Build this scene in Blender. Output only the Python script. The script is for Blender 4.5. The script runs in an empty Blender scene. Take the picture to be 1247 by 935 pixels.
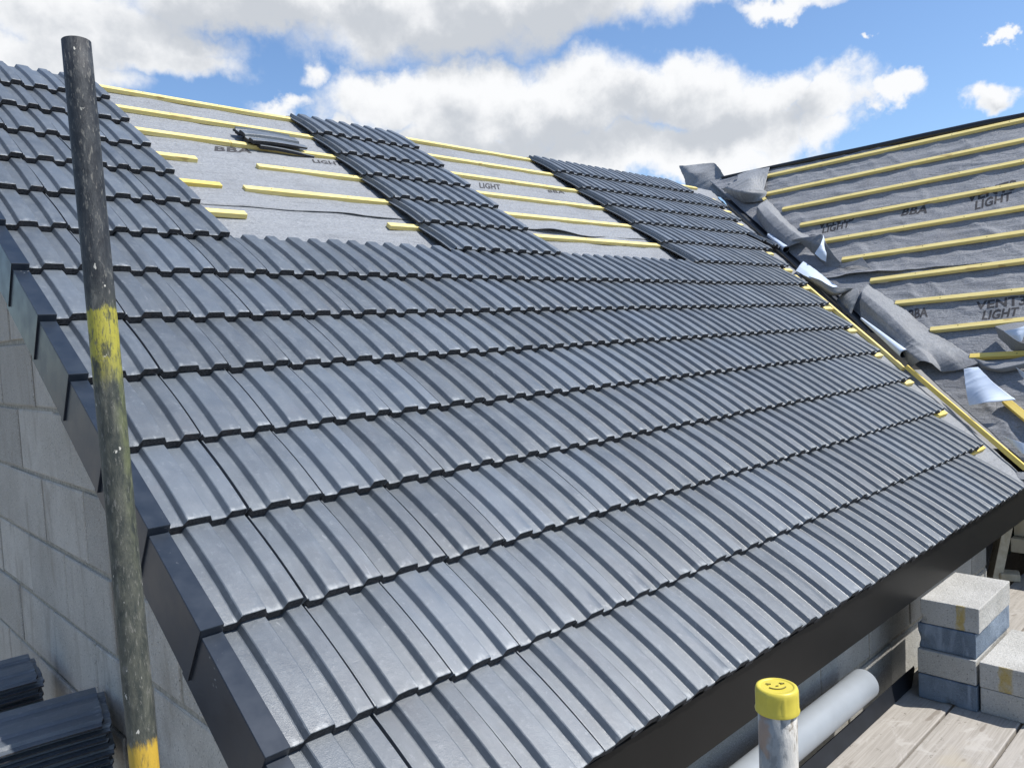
import bpy, bmesh, math, random
import numpy as np
from mathutils import Vector, Matrix, noise
random.seed(7)
PI = math.pi
SC = bpy.context.scene
COL = SC.collection

# ---------------------------------------------------------------- camera
CAMR = [[0.7163059, -0.6959797, -0.0501811], [-0.0773861, -0.0077631, -0.996971], [0.693482, 0.7180195, -0.0594199]]
CAMC = [-0.66442, -1.103, 0.91951]
cam_data = bpy.data.cameras.new('camera')
cam = bpy.data.objects.new('camera', cam_data)
COL.objects.link(cam)
r0, r1, r2 = [Vector(r) for r in CAMR]
M = Matrix((r0, -r1, -r2)).transposed().to_4x4()
M.translation = Vector(CAMC)
cam.matrix_world = M
cam_data.sensor_width = 36.0
cam_data.lens = 962.26 / 1247.0 * 36.0
cam_data.clip_start = 0.05
cam_data.clip_end = 3000.0
SC.camera = cam

# ---------------------------------------------------------------- light
SUN_DIR = Vector((0.31, -0.46, 0.81)).normalized()
sun_el = math.asin(SUN_DIR.z)
sun_az = math.atan2(SUN_DIR.x, SUN_DIR.y)
sd = bpy.data.lights.new('sun', 'SUN')
sd.energy = 4.8
sd.angle = math.radians(0.55)
sd.color = (1.0, 0.955, 0.89)
sun = bpy.data.objects.new('sun', sd)
COL.objects.link(sun)
sun.rotation_euler = SUN_DIR.to_track_quat('Z', 'Y').to_euler()
SC.view_settings.view_transform = 'Standard'
SC.view_settings.look = 'None'
SC.view_settings.exposure = 0.36
SC.view_settings.gamma = 1.0
SC.view_settings.use_curve_mapping = False

CLOUD = [[16.267, 20.654, 9.26, 3.239, 1], [15.111, 17.395, 5.121, 2.037, 1], [20.831, 19.328, 5.597, 1.849, 0.9], [28.757, 22.45, 11.204, 2.381, 1], [39.354, 22.18, 13.251, 3.648, 1], [50.934, 22.336, 8.353, 2.796, 1], [57.667, 21.86, 2.969, 1.394, 0.7], [41.308, 16.314, 7.57, 2.844, 1], [36.109, 16.421, 4.617, 2.164, 0.85], [49.445, 15.627, 8.496, 3.208, 1], [56.866, 15.757, 5.939, 2.436, 1], [62.288, 15.365, 4.106, 1.99, 1], [66.381, 14.286, 2.934, 1.769, 0.9], [69.698, 13.867, 1.87, 0.966, 0.9], [31.447, 18.29, 1.225, 0.9, 0.5], [29.381, 16.216, 2.203, 0.511, 0.5], [41.153, 13.639, 8.755, 2.147, 1], [52.752, 12.144, 10.981, 2.42, 1], [60.599, 12.733, 6.224, 2.584, 1], [66.329, 12.277, 2.462, 1.511, 0.8], [33.68, 14.058, 4.582, 1.325, 0.7], [23.741, 18.362, 3.124, 1.057, 0.55], [64.028, 20.83, 4.468, 0.734, 0.8], [76.486, 13.623, 1.833, 1.176, 1], [76.189, 16.739, 0.621, 0.526, 0.95], [68.323, 16.895, 0.482, 0.236, 0.6], [58.34, 10.671, 6.401, 1.183, 0.8]]
GREY = [[28.649, 21.033, 12.372, 1.79, 0.9], [41.514, 19.764, 8.691, 2.077, 1.1], [46.232, 20.861, 9.695, 2.039, 1.1], [18.883, 18.92, 4.932, 1.652, 0.5], [15.314, 19.877, 2.738, 1.101, 0.4], [49.336, 13.379, 12.321, 2.248, 1.0], [58.981, 13.176, 5.828, 1.668, 0.9], [41.143, 13.476, 5.264, 1.885, 0.7], [64.83, 13.245, 2.513, 1.111, 0.5], [35.991, 14.573, 2.882, 1.324, 0.4], [76.688, 13.08, 1.226, 0.411, 0.5], [54.007, 14.729, 5.011, 1.361, 0.7]]
SKY_STRENGTH = 0.09

def build_world():
    w = bpy.data.worlds.new('World')
    SC.world = w
    w.use_nodes = True
    nt = w.node_tree
    nt.nodes.clear()
    N, L = nt.nodes, nt.links
    def val(x):
        return x
    def mth(op, a, b=None, c=None, clamp=False):
        n = N.new('ShaderNodeMath'); n.operation = op; n.use_clamp = clamp
        for i, x in enumerate((a, b, c)):
            if x is None: continue
            if isinstance(x, (int, float)): n.inputs[i].default_value = x
            else: L.new(x, n.inputs[i])
        return n.outputs[0]
    def noi(vec, scale, detail, rough=0.55, off=0.0):
        n = N.new('ShaderNodeTexNoise')
        n.inputs['Scale'].default_value = scale
        n.inputs['Detail'].default_value = detail
        n.inputs['Roughness'].default_value = rough
        if off:
            a = N.new('ShaderNodeVectorMath'); a.operation = 'ADD'
            L.new(vec, a.inputs[0]); a.inputs[1].default_value = (off, off * 1.7, -off)
            vec = a.outputs[0]
        L.new(vec, n.inputs['Vector'])
        return n.outputs['Fac']
    def sstep(x, lo, hi):
        n = N.new('ShaderNodeMapRange'); n.interpolation_type = 'SMOOTHSTEP'
        L.new(x, n.inputs[0]); n.inputs[1].default_value = lo; n.inputs[2].default_value = hi
        return n.outputs[0]
    tc = N.new('ShaderNodeTexCoord')
    g = tc.outputs['Generated']
    sx = N.new('ShaderNodeSeparateXYZ'); L.new(g, sx.inputs[0])
    az = mth('MULTIPLY', mth('ARCTAN2', sx.outputs[0], sx.outputs[1]), 180 / PI)
    el = mth('MULTIPLY', mth('ARCSINE', sx.outputs[2]), 180 / PI)
    wa = mth('MULTIPLY', mth('SUBTRACT', noi(g, 9, 6, 0.6), 0.5), 9.0)
    we = mth('MULTIPLY', mth('SUBTRACT', noi(g, 9, 6, 0.6, 3.3), 0.5), 7.0)
    az2 = mth('ADD', az, wa); el2 = mth('ADD', el, we)
    def blobs(lst, a_, e_):
        out = None
        for a, e, ra, re, wgt in lst:
            da = mth('DIVIDE', mth('SUBTRACT', a_, a), ra)
            de = mth('DIVIDE', mth('SUBTRACT', e_, e), re)
            d = mth('SQRT', mth('ADD', mth('MULTIPLY', da, da), mth('MULTIPLY', de, de)))
            v = mth('MULTIPLY', mth('SUBTRACT', 1.0, d), wgt)
            out = v if out is None else mth('MAXIMUM', out, v)
        return out
    D = blobs(CLOUD, az2, el2)
    fine = noi(g, 26, 9, 0.60, 1.1)
    big = noi(g, 11, 5, 0.52, 5.1)
    Dn = mth('ADD', D, mth('MULTIPLY', mth("SUBTRACT", fine, 0.5), 0.5))
    Dn = mth('ADD', Dn, mth('MULTIPLY', mth('SUBTRACT', big, 0.5), 0.55))
    mask = sstep(Dn, -0.14, 0.40)
    # unseen scattered cloud, added over the rest of the sky for fill light
    far = sstep(noi(g, 2.6, 6, 0.6, 9.0), 0.53, 0.66)
    away = sstep(mth('ABSOLUTE', mth('SUBTRACT', az, 44.0)), 45.0, 60.0)
    mask = mth('MAXIMUM', mask, mth('MULTIPLY', far, away))
    G = blobs(GREY, az2, el2)
    Gn = mth('ADD', G, mth('MULTIPLY', mth('SUBTRACT', big, 0.5), 0.9))
    Gn = mth('ADD', Gn, mth('MULTIPLY', mth('SUBTRACT', fine, 0.5), 0.3))
    sh = N.new('ShaderNodeVectorMath'); sh.operation = 'ADD'; L.new(g, sh.inputs[0]); sh.inputs[1].default_value = (0.010, -0.008, 0.022)
    rel = mth('SUBTRACT', noi(sh.outputs[0], 8, 9, 0.60, 5.1), noi(g, 8, 9, 0.60, 5.1))
    Gn = mth('ADD', Gn, mth('MULTIPLY', rel, 2.2))
    grey = sstep(Gn, -0.45, 0.75)
    sky = N.new('ShaderNodeTexSky'); sky.sky_type = 'NISHITA'
    sky.sun_disc = False
    sky.sun_elevation = sun_el
    sky.sun_rotation = sun_az
    sky.altitude = 100; sky.air_density = 1.0; sky.dust_density = 0.7; sky.ozone_density = 2.2
    mc = N.new('ShaderNodeMix'); mc.data_type = 'RGBA'
    L.new(grey, mc.inputs[0])
    mc.inputs[6].default_value = (8.4, 8.5, 8.65, 1)
    mc.inputs[7].default_value = (5.2, 5.5, 5.95, 1)
    mx = N.new('ShaderNodeMix'); mx.data_type = 'RGBA'
    tn = N.new('ShaderNodeMix'); tn.data_type = 'RGBA'; tn.blend_type = 'MULTIPLY'; tn.inputs[0].default_value = 1.0
    L.new(sky.outputs[0], tn.inputs[6]); tn.inputs[7].default_value = (1.22, 1.38, 1.55, 1)
    L.new(mask, mx.inputs[0]); L.new(tn.outputs[2], mx.inputs[6]); L.new(mc.outputs[2], mx.inputs[7])
    bg = N.new('ShaderNodeBackground'); bg.inputs[1].default_value = SKY_STRENGTH
    L.new(mx.outputs[2], bg.inputs[0])
    out = N.new('ShaderNodeOutputWorld'); L.new(bg.outputs[0], out.inputs[0])
build_world()

# ---------------------------------------------------------------- materials
def new_mat(name):
    m = bpy.data.materials.new(name); m.use_nodes = True
    nt = m.node_tree
    return m, nt, nt.nodes['Principled BSDF']

class NB:
    def __init__(s, nt): s.nt = nt; s.N = nt.nodes; s.L = nt.links
    def co(s, kind='Object'):
        n = s.N.new('ShaderNodeTexCoord'); return n.outputs[kind]
    def mapping(s, v, scale=(1, 1, 1), loc=(0, 0, 0)):
        n = s.N.new('ShaderNodeMapping'); s.L.new(v, n.inputs[0])
        n.inputs['Scale'].default_value = scale; n.inputs['Location'].default_value = loc
        return n.outputs[0]
    def noise(s, v, scale, detail=4, rough=0.55, dist=0):
        n = s.N.new('ShaderNodeTexNoise'); s.L.new(v, n.inputs['Vector'])
        n.inputs['Scale'].default_value = scale; n.inputs['Detail'].default_value = detail
        n.inputs['Roughness'].default_value = rough; n.inputs['Distortion'].default_value = dist
        return n.outputs['Fac']
    def math(s, op, a, b=None, c=None, clamp=False):
        n = s.N.new('ShaderNodeMath'); n.operation = op; n.use_clamp = clamp
        for i, x in enumerate((a, b, c)):
            if x is None: continue
            if isinstance(x, (int, float)): n.inputs[i].default_value = x
            else: s.L.new(x, n.inputs[i])
        return n.outputs[0]
    def step(s, x, lo, hi, a=0.0, b=1.0):
        n = s.N.new('ShaderNodeMapRange'); n.interpolation_type = 'SMOOTHSTEP'
        s.L.new(x, n.inputs[0]); n.inputs[1].default_value = lo; n.inputs[2].default_value = hi
        n.inputs[3].default_value = a; n.inputs[4].default_value = b
        return n.outputs[0]
    def mix(s, f, a, b, mode='MIX'):
        n = s.N.new('ShaderNodeMix'); n.data_type = 'RGBA'; n.blend_type = mode
        if isinstance(f, (int, float)): n.inputs[0].default_value = f
        else: s.L.new(f, n.inputs[0])
        for i, x in ((6, a), (7, b)):
            if isinstance(x, tuple): n.inputs[i].default_value = (x[0], x[1], x[2], 1)
            else: s.L.new(x, n.inputs[i])
        return n.outputs[2]
    def bump(s, h, bsdf, strength=0.3, dist=0.005):
        n = s.N.new('ShaderNodeBump'); s.L.new(h, n.inputs['Height'])
        n.inputs['Strength'].default_value = strength; n.inputs['Distance'].default_value = dist
        s.L.new(n.outputs[0], bsdf.inputs['Normal'])
    def rand(s):
        n = s.N.new('ShaderNodeObjectInfo'); return n.outputs['Random']
    def addv(s, v, f, k=7.0):
        n = s.N.new('ShaderNodeCombineXYZ')
        m = s.math('MULTIPLY', f, k)
        s.L.new(m, n.inputs[0]); s.L.new(m, n.inputs[1]); s.L.new(m, n.inputs[2])
        a = s.N.new('ShaderNodeVectorMath'); a.operation = 'ADD'
        s.L.new(v, a.inputs[0]); s.L.new(n.outputs[0], a.inputs[1])
        return a.outputs[0]
    def sep(s, v):
        n = s.N.new('ShaderNodeSeparateXYZ'); s.L.new(v, n.inputs[0]); return n.outputs
    def attr(s, name):
        n = s.N.new('ShaderNodeAttribute'); n.attribute_name = name; return n.outputs['Fac']

def mat_tile():
    m, nt, b = new_mat('concrete_tile_face'); q = NB(nt)
    r = q.rand(); o = q.addv(q.co(), r, 31.0)
    uv = q.sep(q.co('UV'))
    n1 = q.noise(o, 9, 5, 0.6); n2 = q.noise(q.mapping(o, (1, 0.25, 1)), 60, 4, 0.6)
    n3 = q.noise(o, 420, 3, 0.7)
    c = q.mix(q.step(n1, 0.3, 0.7), (0.066, 0.081, 0.099), (0.094, 0.112, 0.132))
    c = q.mix(q.math('MULTIPLY', q.step(n2, 0.45, 0.75), 0.35), c, (0.155, 0.176, 0.196))
    c = q.mix(q.step(n3, 0.55, 0.72, 0, 0.40), c, (0.065, 0.072, 0.088))
    c = q.mix(q.step(q.noise(o, 700, 2, 0.6), 0.60, 0.72, 0, 0.40), c, (0.26, 0.28, 0.30))
    # per tile tone
    t = q.step(r, 0.0, 1.0, 0.90, 1.10)
    cc = nt.nodes.new('ShaderNodeVectorMath'); cc.operation = 'SCALE'
    nt.links.new(c, cc.inputs[0]); nt.links.new(t, cc.inputs['Scale'])
    c = cc.outputs[0]
    hue = q.math('FRACT', q.math('MULTIPLY', r, 17.3))
    c = q.mix(q.step(hue, 0.55, 1.0, 0, 0.35), c, (0.125, 0.155, 0.195))
    c = q.mix(q.step(hue, 0.22, 0.0, 0, 0.30), c, (0.080, 0.094, 0.108))
    # lime bloom, scuffs and painted glints close to the nose, and a few handling marks
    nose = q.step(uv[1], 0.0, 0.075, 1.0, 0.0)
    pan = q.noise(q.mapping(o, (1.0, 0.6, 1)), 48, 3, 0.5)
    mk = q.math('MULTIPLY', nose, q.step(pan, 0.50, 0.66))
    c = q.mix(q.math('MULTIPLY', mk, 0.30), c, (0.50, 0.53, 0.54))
    sc = q.noise(q.mapping(o, (1.0, 0.16, 1)), 26, 6, 0.72, 0.6)
    c = q.mix(q.step(sc, 0.64, 0.74, 0, 0.50), c, (0.42, 0.44, 0.46))
    dz = q.noise(o, 60, 6, 0.75)
    c = q.mix(q.step(dz, 0.55, 0.70, 0, 0.30), c, (0.28, 0.30, 0.315))
    c = q.mix(q.step(q.noise(o, 34, 6, 0.75), 0.60, 0.72, 0, 0.30), c, (0.085, 0.095, 0.105))
    rs = q.math('MULTIPLY', q.step(q.noise(o, 5, 2), 0.60, 0.74), q.step(n3, 0.48, 0.62))
    c = q.mix(q.math('MULTIPLY', rs, 0.22), c, (0.15, 0.11, 0.10))
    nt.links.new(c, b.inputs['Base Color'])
    nt.links.new(q.step(q.noise(o, 14, 4), 0.3, 0.75, 0.40, 0.49), b.inputs['Roughness'])
    b.inputs['Specular IOR Level'].default_value = 1.0
    q.bump(q.math('ADD', q.math('MULTIPLY', n3, 0.8), dz), b, 0.5, 0.002)
    return m
def mat_nose():
    m, nt, b = new_mat('concrete_tile_edge'); q = NB(nt)
    o = q.addv(q.co(), q.rand(), 31.0)
    n = q.noise(o, 160, 5, 0.7); n2 = q.noise(o, 22, 3)
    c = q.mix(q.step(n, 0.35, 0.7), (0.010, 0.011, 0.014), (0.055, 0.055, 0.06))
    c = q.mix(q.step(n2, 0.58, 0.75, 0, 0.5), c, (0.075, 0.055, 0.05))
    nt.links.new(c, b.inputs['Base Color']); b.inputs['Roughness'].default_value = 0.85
    q.bump(n, b, 0.9, 0.004)
    return m
def mat_timber(name, ca, cb, cd, axis_scale=(0.6, 14, 14), stain=None):
    m, nt, b = new_mat(name); q = NB(nt)
    o = q.addv(q.co(), q.rand(), 13.0)
    g = q.noise(q.mapping(o, axis_scale), 9, 6, 0.62, 0.8)
    f = q.noise(q.mapping(o, tuple(k * 3 for k in axis_scale)), 16, 4, 0.6)
    c = q.mix(q.step(g, 0.3, 0.7), ca, cb)
    c = q.mix(q.step(f, 0.58, 0.8, 0, 0.55), c, cd)
    kn = q.noise(q.mapping(o, (2.2, 6, 6)), 3.2, 1)
    c = q.mix(q.step(kn, 0.68, 0.73, 0, 0.7), c, cd)
    if stain:
        sp = q.noise(o, 38, 5, 0.7)
        c = q.mix(q.step(sp, 0.62, 0.68, 0, 0.6), c, tuple(k * 0.6 for k in cd))
        sm = q.noise(q.mapping(o, (1.0, 1.6, 1)), 7, 6, 0.7, 1.0)
        c = q.mix(q.step(sm, 0.52, 0.66, 0, 0.5), c, (0.46, 0.44, 0.41))
        c = q.mix(q.step(q.noise(q.addv(o, 1.0, 4.0), 5, 6, 0.7), 0.55, 0.68, 0, 0.55), c, tuple(k * 0.75 for k in ca))
    if stain:
        st = q.noise(o, 3.0, 3)
        c = q.mix(q.step(st, 0.55, 0.72, 0, 0.5), c, stain)
    nt.links.new(c, b.inputs['Base Color']); b.inputs['Roughness'].default_value = 0.72
    q.bump(f, b, 0.3, 0.002)
    return m
def mat_felt(name, ca, cb, dashes=True, dirt=(0.10, 0.10, 0.105)):
    m, nt, b = new_mat(name); q = NB(nt)
    o = q.co(); uvv = q.co('UV'); uv = q.sep(uvv)
    fib = q.noise(q.mapping(uvv, (1.0, 2.6, 1)), 55, 6, 0.72, 1.5)
    fine = q.noise(uvv, 320, 4, 0.7)
    big = q.noise(o, 2.3, 5, 0.6)
    c = q.mix(q.step(fib, 0.36, 0.62), ca, cb)
    lg = q.noise(q.mapping(uvv, (0.5, 3.0, 1)), 7, 5, 0.65, 0.8)
    c = q.mix(q.step(lg, 0.50, 0.72, 0, 0.40), c, tuple(k * 0.75 for k in ca))
    c = q.mix(q.step(big, 0.52, 0.75, 0, 0.35), c, dirt)
    c = q.mix(q.step(fine, 0.60, 0.80, 0, 0.30), c, (0.60, 0.61, 0.63))
    if dashes:
        vv = q.math('FRACT', q.math('ADD', q.math('MULTIPLY', uv[1], 4.1), q.math('MULTIPLY', q.noise(o, 1.5, 2), 0.10)))
        ln = q.math('LESS_THAN', vv, 0.011)
        du = q.math('LESS_THAN', q.math('FRACT', q.math('MULTIPLY', uv[0], 45)), 0.6)
        c = q.mix(q.math('MULTIPLY', q.math('MULTIPLY', ln, du), 0.65), c, (0.04, 0.04, 0.045))
    nt.links.new(c, b.inputs['Base Color']); b.inputs['Roughness'].default_value = 0.62
    b.inputs['Specular IOR Level'].default_value = 0.4
    b.inputs['Sheen Weight'].default_value = 0.15
    h = q.math('ADD', q.math('MULTIPLY', fib, 0.35), q.math('MULTIPLY', fine, 0.12))
    rp = q.noise(q.mapping(uvv, (1.0, 4.5, 1)), 4.5 if dashes else 9.0, 5, 0.62, 1.2)
    rp2 = q.math('ABSOLUTE', q.math('SUBTRACT', q.noise(q.mapping(uvv, (1.4, 1.0, 1)), 5.5, 3, 0.55, 0.8), 0.5))
    h = q.math('ADD', h, q.math('MULTIPLY', rp, 1.3))
    h = q.math('SUBTRACT', h, q.math('MULTIPLY', q.step(rp2, 0.0, 0.07), 0.16 if dashes else 0.40))
    q.bump(h, b, 0.8 if dashes else 0.35, 0.010 if dashes else 0.005)
    return m
def mat_plain(name, col, rough=0.5, var=0.15, bump=0.0, scale=30, spec=0.5, metallic=0.0):
    m, nt, b = new_mat(name); q = NB(nt)
    o = q.addv(q.co(), q.rand(), 9.0)
    n = q.noise(o, scale, 5, 0.6)
    c = q.mix(q.step(n, 0.25, 0.75), tuple(k * (1 - var) for k in col), tuple(min(1, k * (1 + var)) for k in col))
    nt.links.new(c, b.inputs['Base Color']); b.inputs['Roughness'].default_value = rough
    b.inputs['Specular IOR Level'].default_value = spec
    b.inputs['Metallic'].default_value = metallic
    if bump: q.bump(n, b, bump, 0.002)
    return m
def mat_capplastic():
    m, nt, b = new_mat('dark_grey_plastic'); q = NB(nt)
    o = q.addv(q.co(), q.rand(), 9.0)
    n = q.noise(o, 14, 5, 0.6); d = q.noise(q.mapping(o, (1, 0.7, 1)), 110, 3, 0.5)
    c = q.mix(q.step(n, 0.3, 0.8), (0.013, 0.020, 0.032), (0.022, 0.031, 0.046))
    dust = q.math('MULTIPLY', q.step(d, 0.68, 0.74), q.step(q.noise(o, 5, 2), 0.55, 0.7))
    c = q.mix(q.math('MULTIPLY', dust, 0.5), c, (0.5, 0.52, 0.55))
    nt.links.new(c, b.inputs['Base Color'])
    nt.links.new(q.step(n, 0.3, 0.8, 0.36, 0.46), b.inputs['Roughness'])
    b.inputs['Specular IOR Level'].default_value = 0.42
    return m
def mat_block(name, ca, cb, mark=None, rough=0.93, pit=True, smear=None):
    m, nt, b = new_mat(name); q = NB(nt)
    o = q.addv(q.co(), q.rand(), 17.0)
    big = q.noise(o, 5, 5, 0.6); fine = q.noise(o, 210, 4, 0.75); mid = q.noise(o, 60, 5, 0.7)
    c = q.mix(q.step(big, 0.3, 0.7), ca, cb)
    tn = q.attr('tone')
    c = q.mix(q.step(tn, 0.0, 1.0, 0.0, 0.6), c, tuple(k * 0.62 for k in ca))
    c = q.mix(q.step(fine, 0.52, 0.66, 0, 0.6), c, tuple(min(1, k * 1.4) for k in cb))
    c = q.mix(q.step(q.noise(q.addv(o, 1.0, 3.0), 130, 3, 0.6), 0.60, 0.68, 0, 0.7 if pit else 0.3), c, tuple(k * 0.4 for k in ca))
    c = q.mix(q.step(mid, 0.62, 0.72, 0, 0.45 if pit else 0.2), c, tuple(k * 0.45 for k in ca))
    if smear:
        c = q.mix(q.step(q.noise(q.mapping(o, (1, 2.5, 0.6)), 6, 4, 0.6, 0.5), 0.52, 0.68, 0, 0.55), c, smear)
    if mark:
        s = q.sep(q.co())
        w = q.noise(q.co(), 26, 4, 0.6)
        dy = q.math('ABSOLUTE', q.math('SUBTRACT', s[1], mark[0]))
        mk = q.step(q.math('ADD', dy, q.math('MULTIPLY', q.math('SUBTRACT', w, 0.5), 0.03)), mark[1] * 0.6, mark[1], 1.0, 0.0)
        fx = q.math('LESS_THAN', s[0], 0.004)
        mk = q.math('MULTIPLY', mk, fx)
        mk = q.math('MULTIPLY', mk, q.step(w, 0.25, 0.60, 0.2, 0.72))
        c = q.mix(mk, c, (0.42, 0.29, 0.03))
    nt.links.new(c, b.inputs['Base Color']); b.inputs['Roughness'].default_value = rough
    b.inputs['Specular IOR Level'].default_value = 0.25
    q.bump(q.math('ADD', fine, q.math('MULTIPLY', mid, 1.5)), b, 0.8, 0.005)
    return m
def mat_scaffold(name, left):
    m, nt, b = new_mat(name); q = NB(nt)
    o = q.co(); s = q.sep(o)
    a = q.noise(q.mapping(o, (1, 1, 0.35)), 45, 7, 0.72, 0.4); f = q.noise(q.mapping(o, (1, 1, 0.3)), 170, 6, 0.72)
    spots = q.noise(q.mapping(o, (1, 1, 0.6)), 60, 3, 0.6)
    if left:
        dark = q.mix(q.step(a, 0.40, 0.62), (0.004, 0.007, 0.012), (0.030, 0.035, 0.040))
        green = q.mix(q.step(a, 0.35, 0.65), (0.022, 0.028, 0.025), (0.085, 0.088, 0.070))
        base = q.mix(q.step(s[2], 0.90, 1.10), green, dark)
        base = q.mix(q.step(f, 0.56, 0.62, 0, 0.55), base, (0.19, 0.185, 0.165))
        base = q.mix(q.step(a, 0.60, 0.64, 0, 0.6), base, (0.13, 0.13, 0.12))
        algae = q.math('MULTIPLY', q.step(s[0], -0.008, 0.02), q.step(s[2], 0.45, 0.85))
        algae = q.math('MULTIPLY', algae, q.step(s[2], 1.03, 0.98, 0, 1))
        algae = q.math('MULTIPLY', algae, q.step(a, 0.35, 0.6))
        base = q.mix(q.math('MULTIPLY', algae, 0.55), base, (0.13, 0.16, 0.04))
        sp = q.math('MULTIPLY', q.step(spots, 0.69, 0.72), 0.9)
        base = q.mix(sp, base, (0.48, 0.47, 0.42))
        e = q.math('ADD', s[2], q.math('MULTIPLY', q.math('SUBTRACT', a, 0.5), 0.10))
        band = q.math('MULTIPLY', q.step(e, 1.012, 1.006, 0, 1), q.step(e, 0.86, 0.94))
        band = q.math('MULTIPLY', band, q.step(f, 0.36, 0.50, 0.10, 1.0))
        base = q.mix(q.math('MULTIPLY', band, q.step(a, 0.40, 0.52, 0.15, 0.9)), base, (0.36, 0.33, 0.035))
        e2 = q.step(q.math('ADD', s[2], q.math('MULTIPLY', q.math('SUBTRACT', f, 0.5), 0.05)), 0.245, 0.225, 0, 1)
        e2 = q.math('MULTIPLY', e2, q.step(a, 0.36, 0.52, 0.15, 1))
        base = q.mix(e2, base, (0.48, 0.31, 0.035))
        rgh = 0.62
    else:
        base = q.mix(q.step(a, 0.38, 0.50), (0.22, 0.185, 0.14), (0.56, 0.54, 0.50))
        base = q.mix(q.step(f, 0.58, 0.70, 0, 0.75), base, (0.10, 0.085, 0.07))
        blue = q.math('MULTIPLY', q.step(q.math('ADD', s[0], q.math('MULTIPLY', a, 0.03)), 0.004, -0.006, 0, 1), 0.75)  # shaded left side of the tube, painted in as a bluish tone
        base = q.mix(blue, base, (0.16, 0.19, 0.22))
        base = q.mix(q.step(spots, 0.70, 0.73), base, (0.01, 0.01, 0.012))
        base = q.mix(q.step(q.noise(o, 18, 3), 0.62, 0.70, 0, 0.6), base, (0.30, 0.17, 0.09))
        rgh = 0.75
    nt.links.new(base, b.inputs['Base Color']); b.inputs['Roughness'].default_value = rgh
    q.bump(q.math('ADD', a, f), b, 0.5, 0.003)
    return m

M_TILE = mat_tile(); M_NOSE = mat_nose()
M_BATTEN = mat_timber('treated_pale_timber', (0.66, 0.52, 0.165), (0.78, 0.66, 0.29), (0.40, 0.27, 0.09))
M_BATTEN_Y = mat_timber('treated_yellow_timber', (0.68, 0.50, 0.10), (0.76, 0.60, 0.18), (0.45, 0.29, 0.07))
M_FELT = mat_felt('grey_roofing_membrane', (0.155, 0.166, 0.182), (0.285, 0.30, 0.32))
M_FELT_W = mat_felt('shaded_grey_membrane', (0.125, 0.132, 0.146), (0.265, 0.276, 0.298))  # same membrane toned darker, the wing's weaker light put into the colour
M_FLAP = mat_felt('loose_grey_membrane', (0.13, 0.139, 0.152), (0.245, 0.258, 0.275), dashes=False)
M_WHITE = mat_plain('pale_blue_membrane_underside', (0.52, 0.60, 0.72), 0.45, 0.05, 0.1, 18)
M_PRINT = mat_plain('printed_ink', (0.035, 0.035, 0.04), 0.8, 0.5, 0, 300)
M_CAP = mat_capplastic()
M_FASCIA = mat_plain('black_fascia_plastic', (0.0065, 0.0065, 0.0065), 0.42, 0.12, 0.05, 6, 0.16)
M_BLACK = mat_plain('black_rubber', (0.012, 0.013, 0.016), 0.4, 0.2, 0.1, 12)
M_TROUGH = mat_plain('dark_valley_liner', (0.014, 0.020, 0.030), 0.45, 0.2, 0.05, 14)
M_TRIM = mat_plain('dark_trim_plastic', (0.010, 0.012, 0.016), 0.55, 0.2, 0.05, 14, 0.3)
M_BLOCK = mat_block('concrete_block_wall', (0.33, 0.325, 0.30), (0.43, 0.425, 0.40))
M_BLOCKG = mat_block('concrete_block_gable', (0.46, 0.425, 0.37), (0.58, 0.545, 0.485), smear=(0.34, 0.30, 0.25))
M_MORTAR = mat_plain('mortar', (0.30, 0.28, 0.235), 0.95, 0.3, 0.6, 70, 0.2)
M_LBLOCK = mat_block('loose_block_grey', (0.36, 0.355, 0.33), (0.47, 0.465, 0.44))
M_LBLOCK_M = mat_block('loose_block_marked', (0.36, 0.355, 0.33), (0.47, 0.465, 0.44), mark=(0.066, 0.020))
M_LBLOCK_M2 = mat_block('loose_block_marked_wide', (0.36, 0.355, 0.33), (0.47, 0.465, 0.44), mark=(0.125, 0.028))
M_BBLOCK = mat_block('loose_block_blue', (0.095, 0.125, 0.165), (0.17, 0.215, 0.27), pit=False, rough=0.7, smear=(0.30, 0.36, 0.44))
M_BOARD = mat_timber('weathered_scaffold_board', (0.27, 0.25, 0.22), (0.37, 0.345, 0.31), (0.17, 0.145, 0.12), (0.4, 11, 11), stain=(0.40, 0.34, 0.22))
M_STUD = mat_timber('pale_sawn_timber', (0.44, 0.37, 0.25), (0.56, 0.49, 0.36), (0.33, 0.26, 0.16), (3, 3, 0.5))
M_PIPE = mat_plain('pale_grey_pipe', (0.26, 0.285, 0.31), 0.38, 0.06, 0.08, 8, 0.5)
M_POLE_L = mat_scaffold('weathered_tube', True)
M_POLE_R = mat_scaffold('paint_splashed_tube', False)
M_YCAP = mat_plain('yellow_plastic', (0.54, 0.45, 0.055), 0.42, 0.06, 0.05, 40)
M_INK = mat_plain('marker_line', (0.16, 0.13, 0.03), 0.7, 0.2)
M_GREEN = mat_plain('dark_green_leaf', (0.02, 0.055, 0.03), 0.6, 0.6, 0.5, 30)
M_GROUND = mat_block('bare_ground', (0.19, 0.18, 0.16), (0.27, 0.255, 0.225))
M_DARKROOM = mat_plain('dark_inside_wall', (0.05, 0.045, 0.04), 0.9, 0.3, 0.2)  # dark colour standing in for the unlit inside of the wing

# ---------------------------------------------------------------- helpers
TH = 0.598362
cT, sT = math.cos(TH), math.sin(TH)
G = 0.3128            # batten gauge (course spacing) up the slope
TW = 0.21             # cover width of one tile
def roof(x, v, n=0.0):
    return Vector((x, v * cT - n * sT, v * sT + n * cT))
ROOF_ROT = Matrix.Rotation(TH, 4, 'X')

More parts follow.
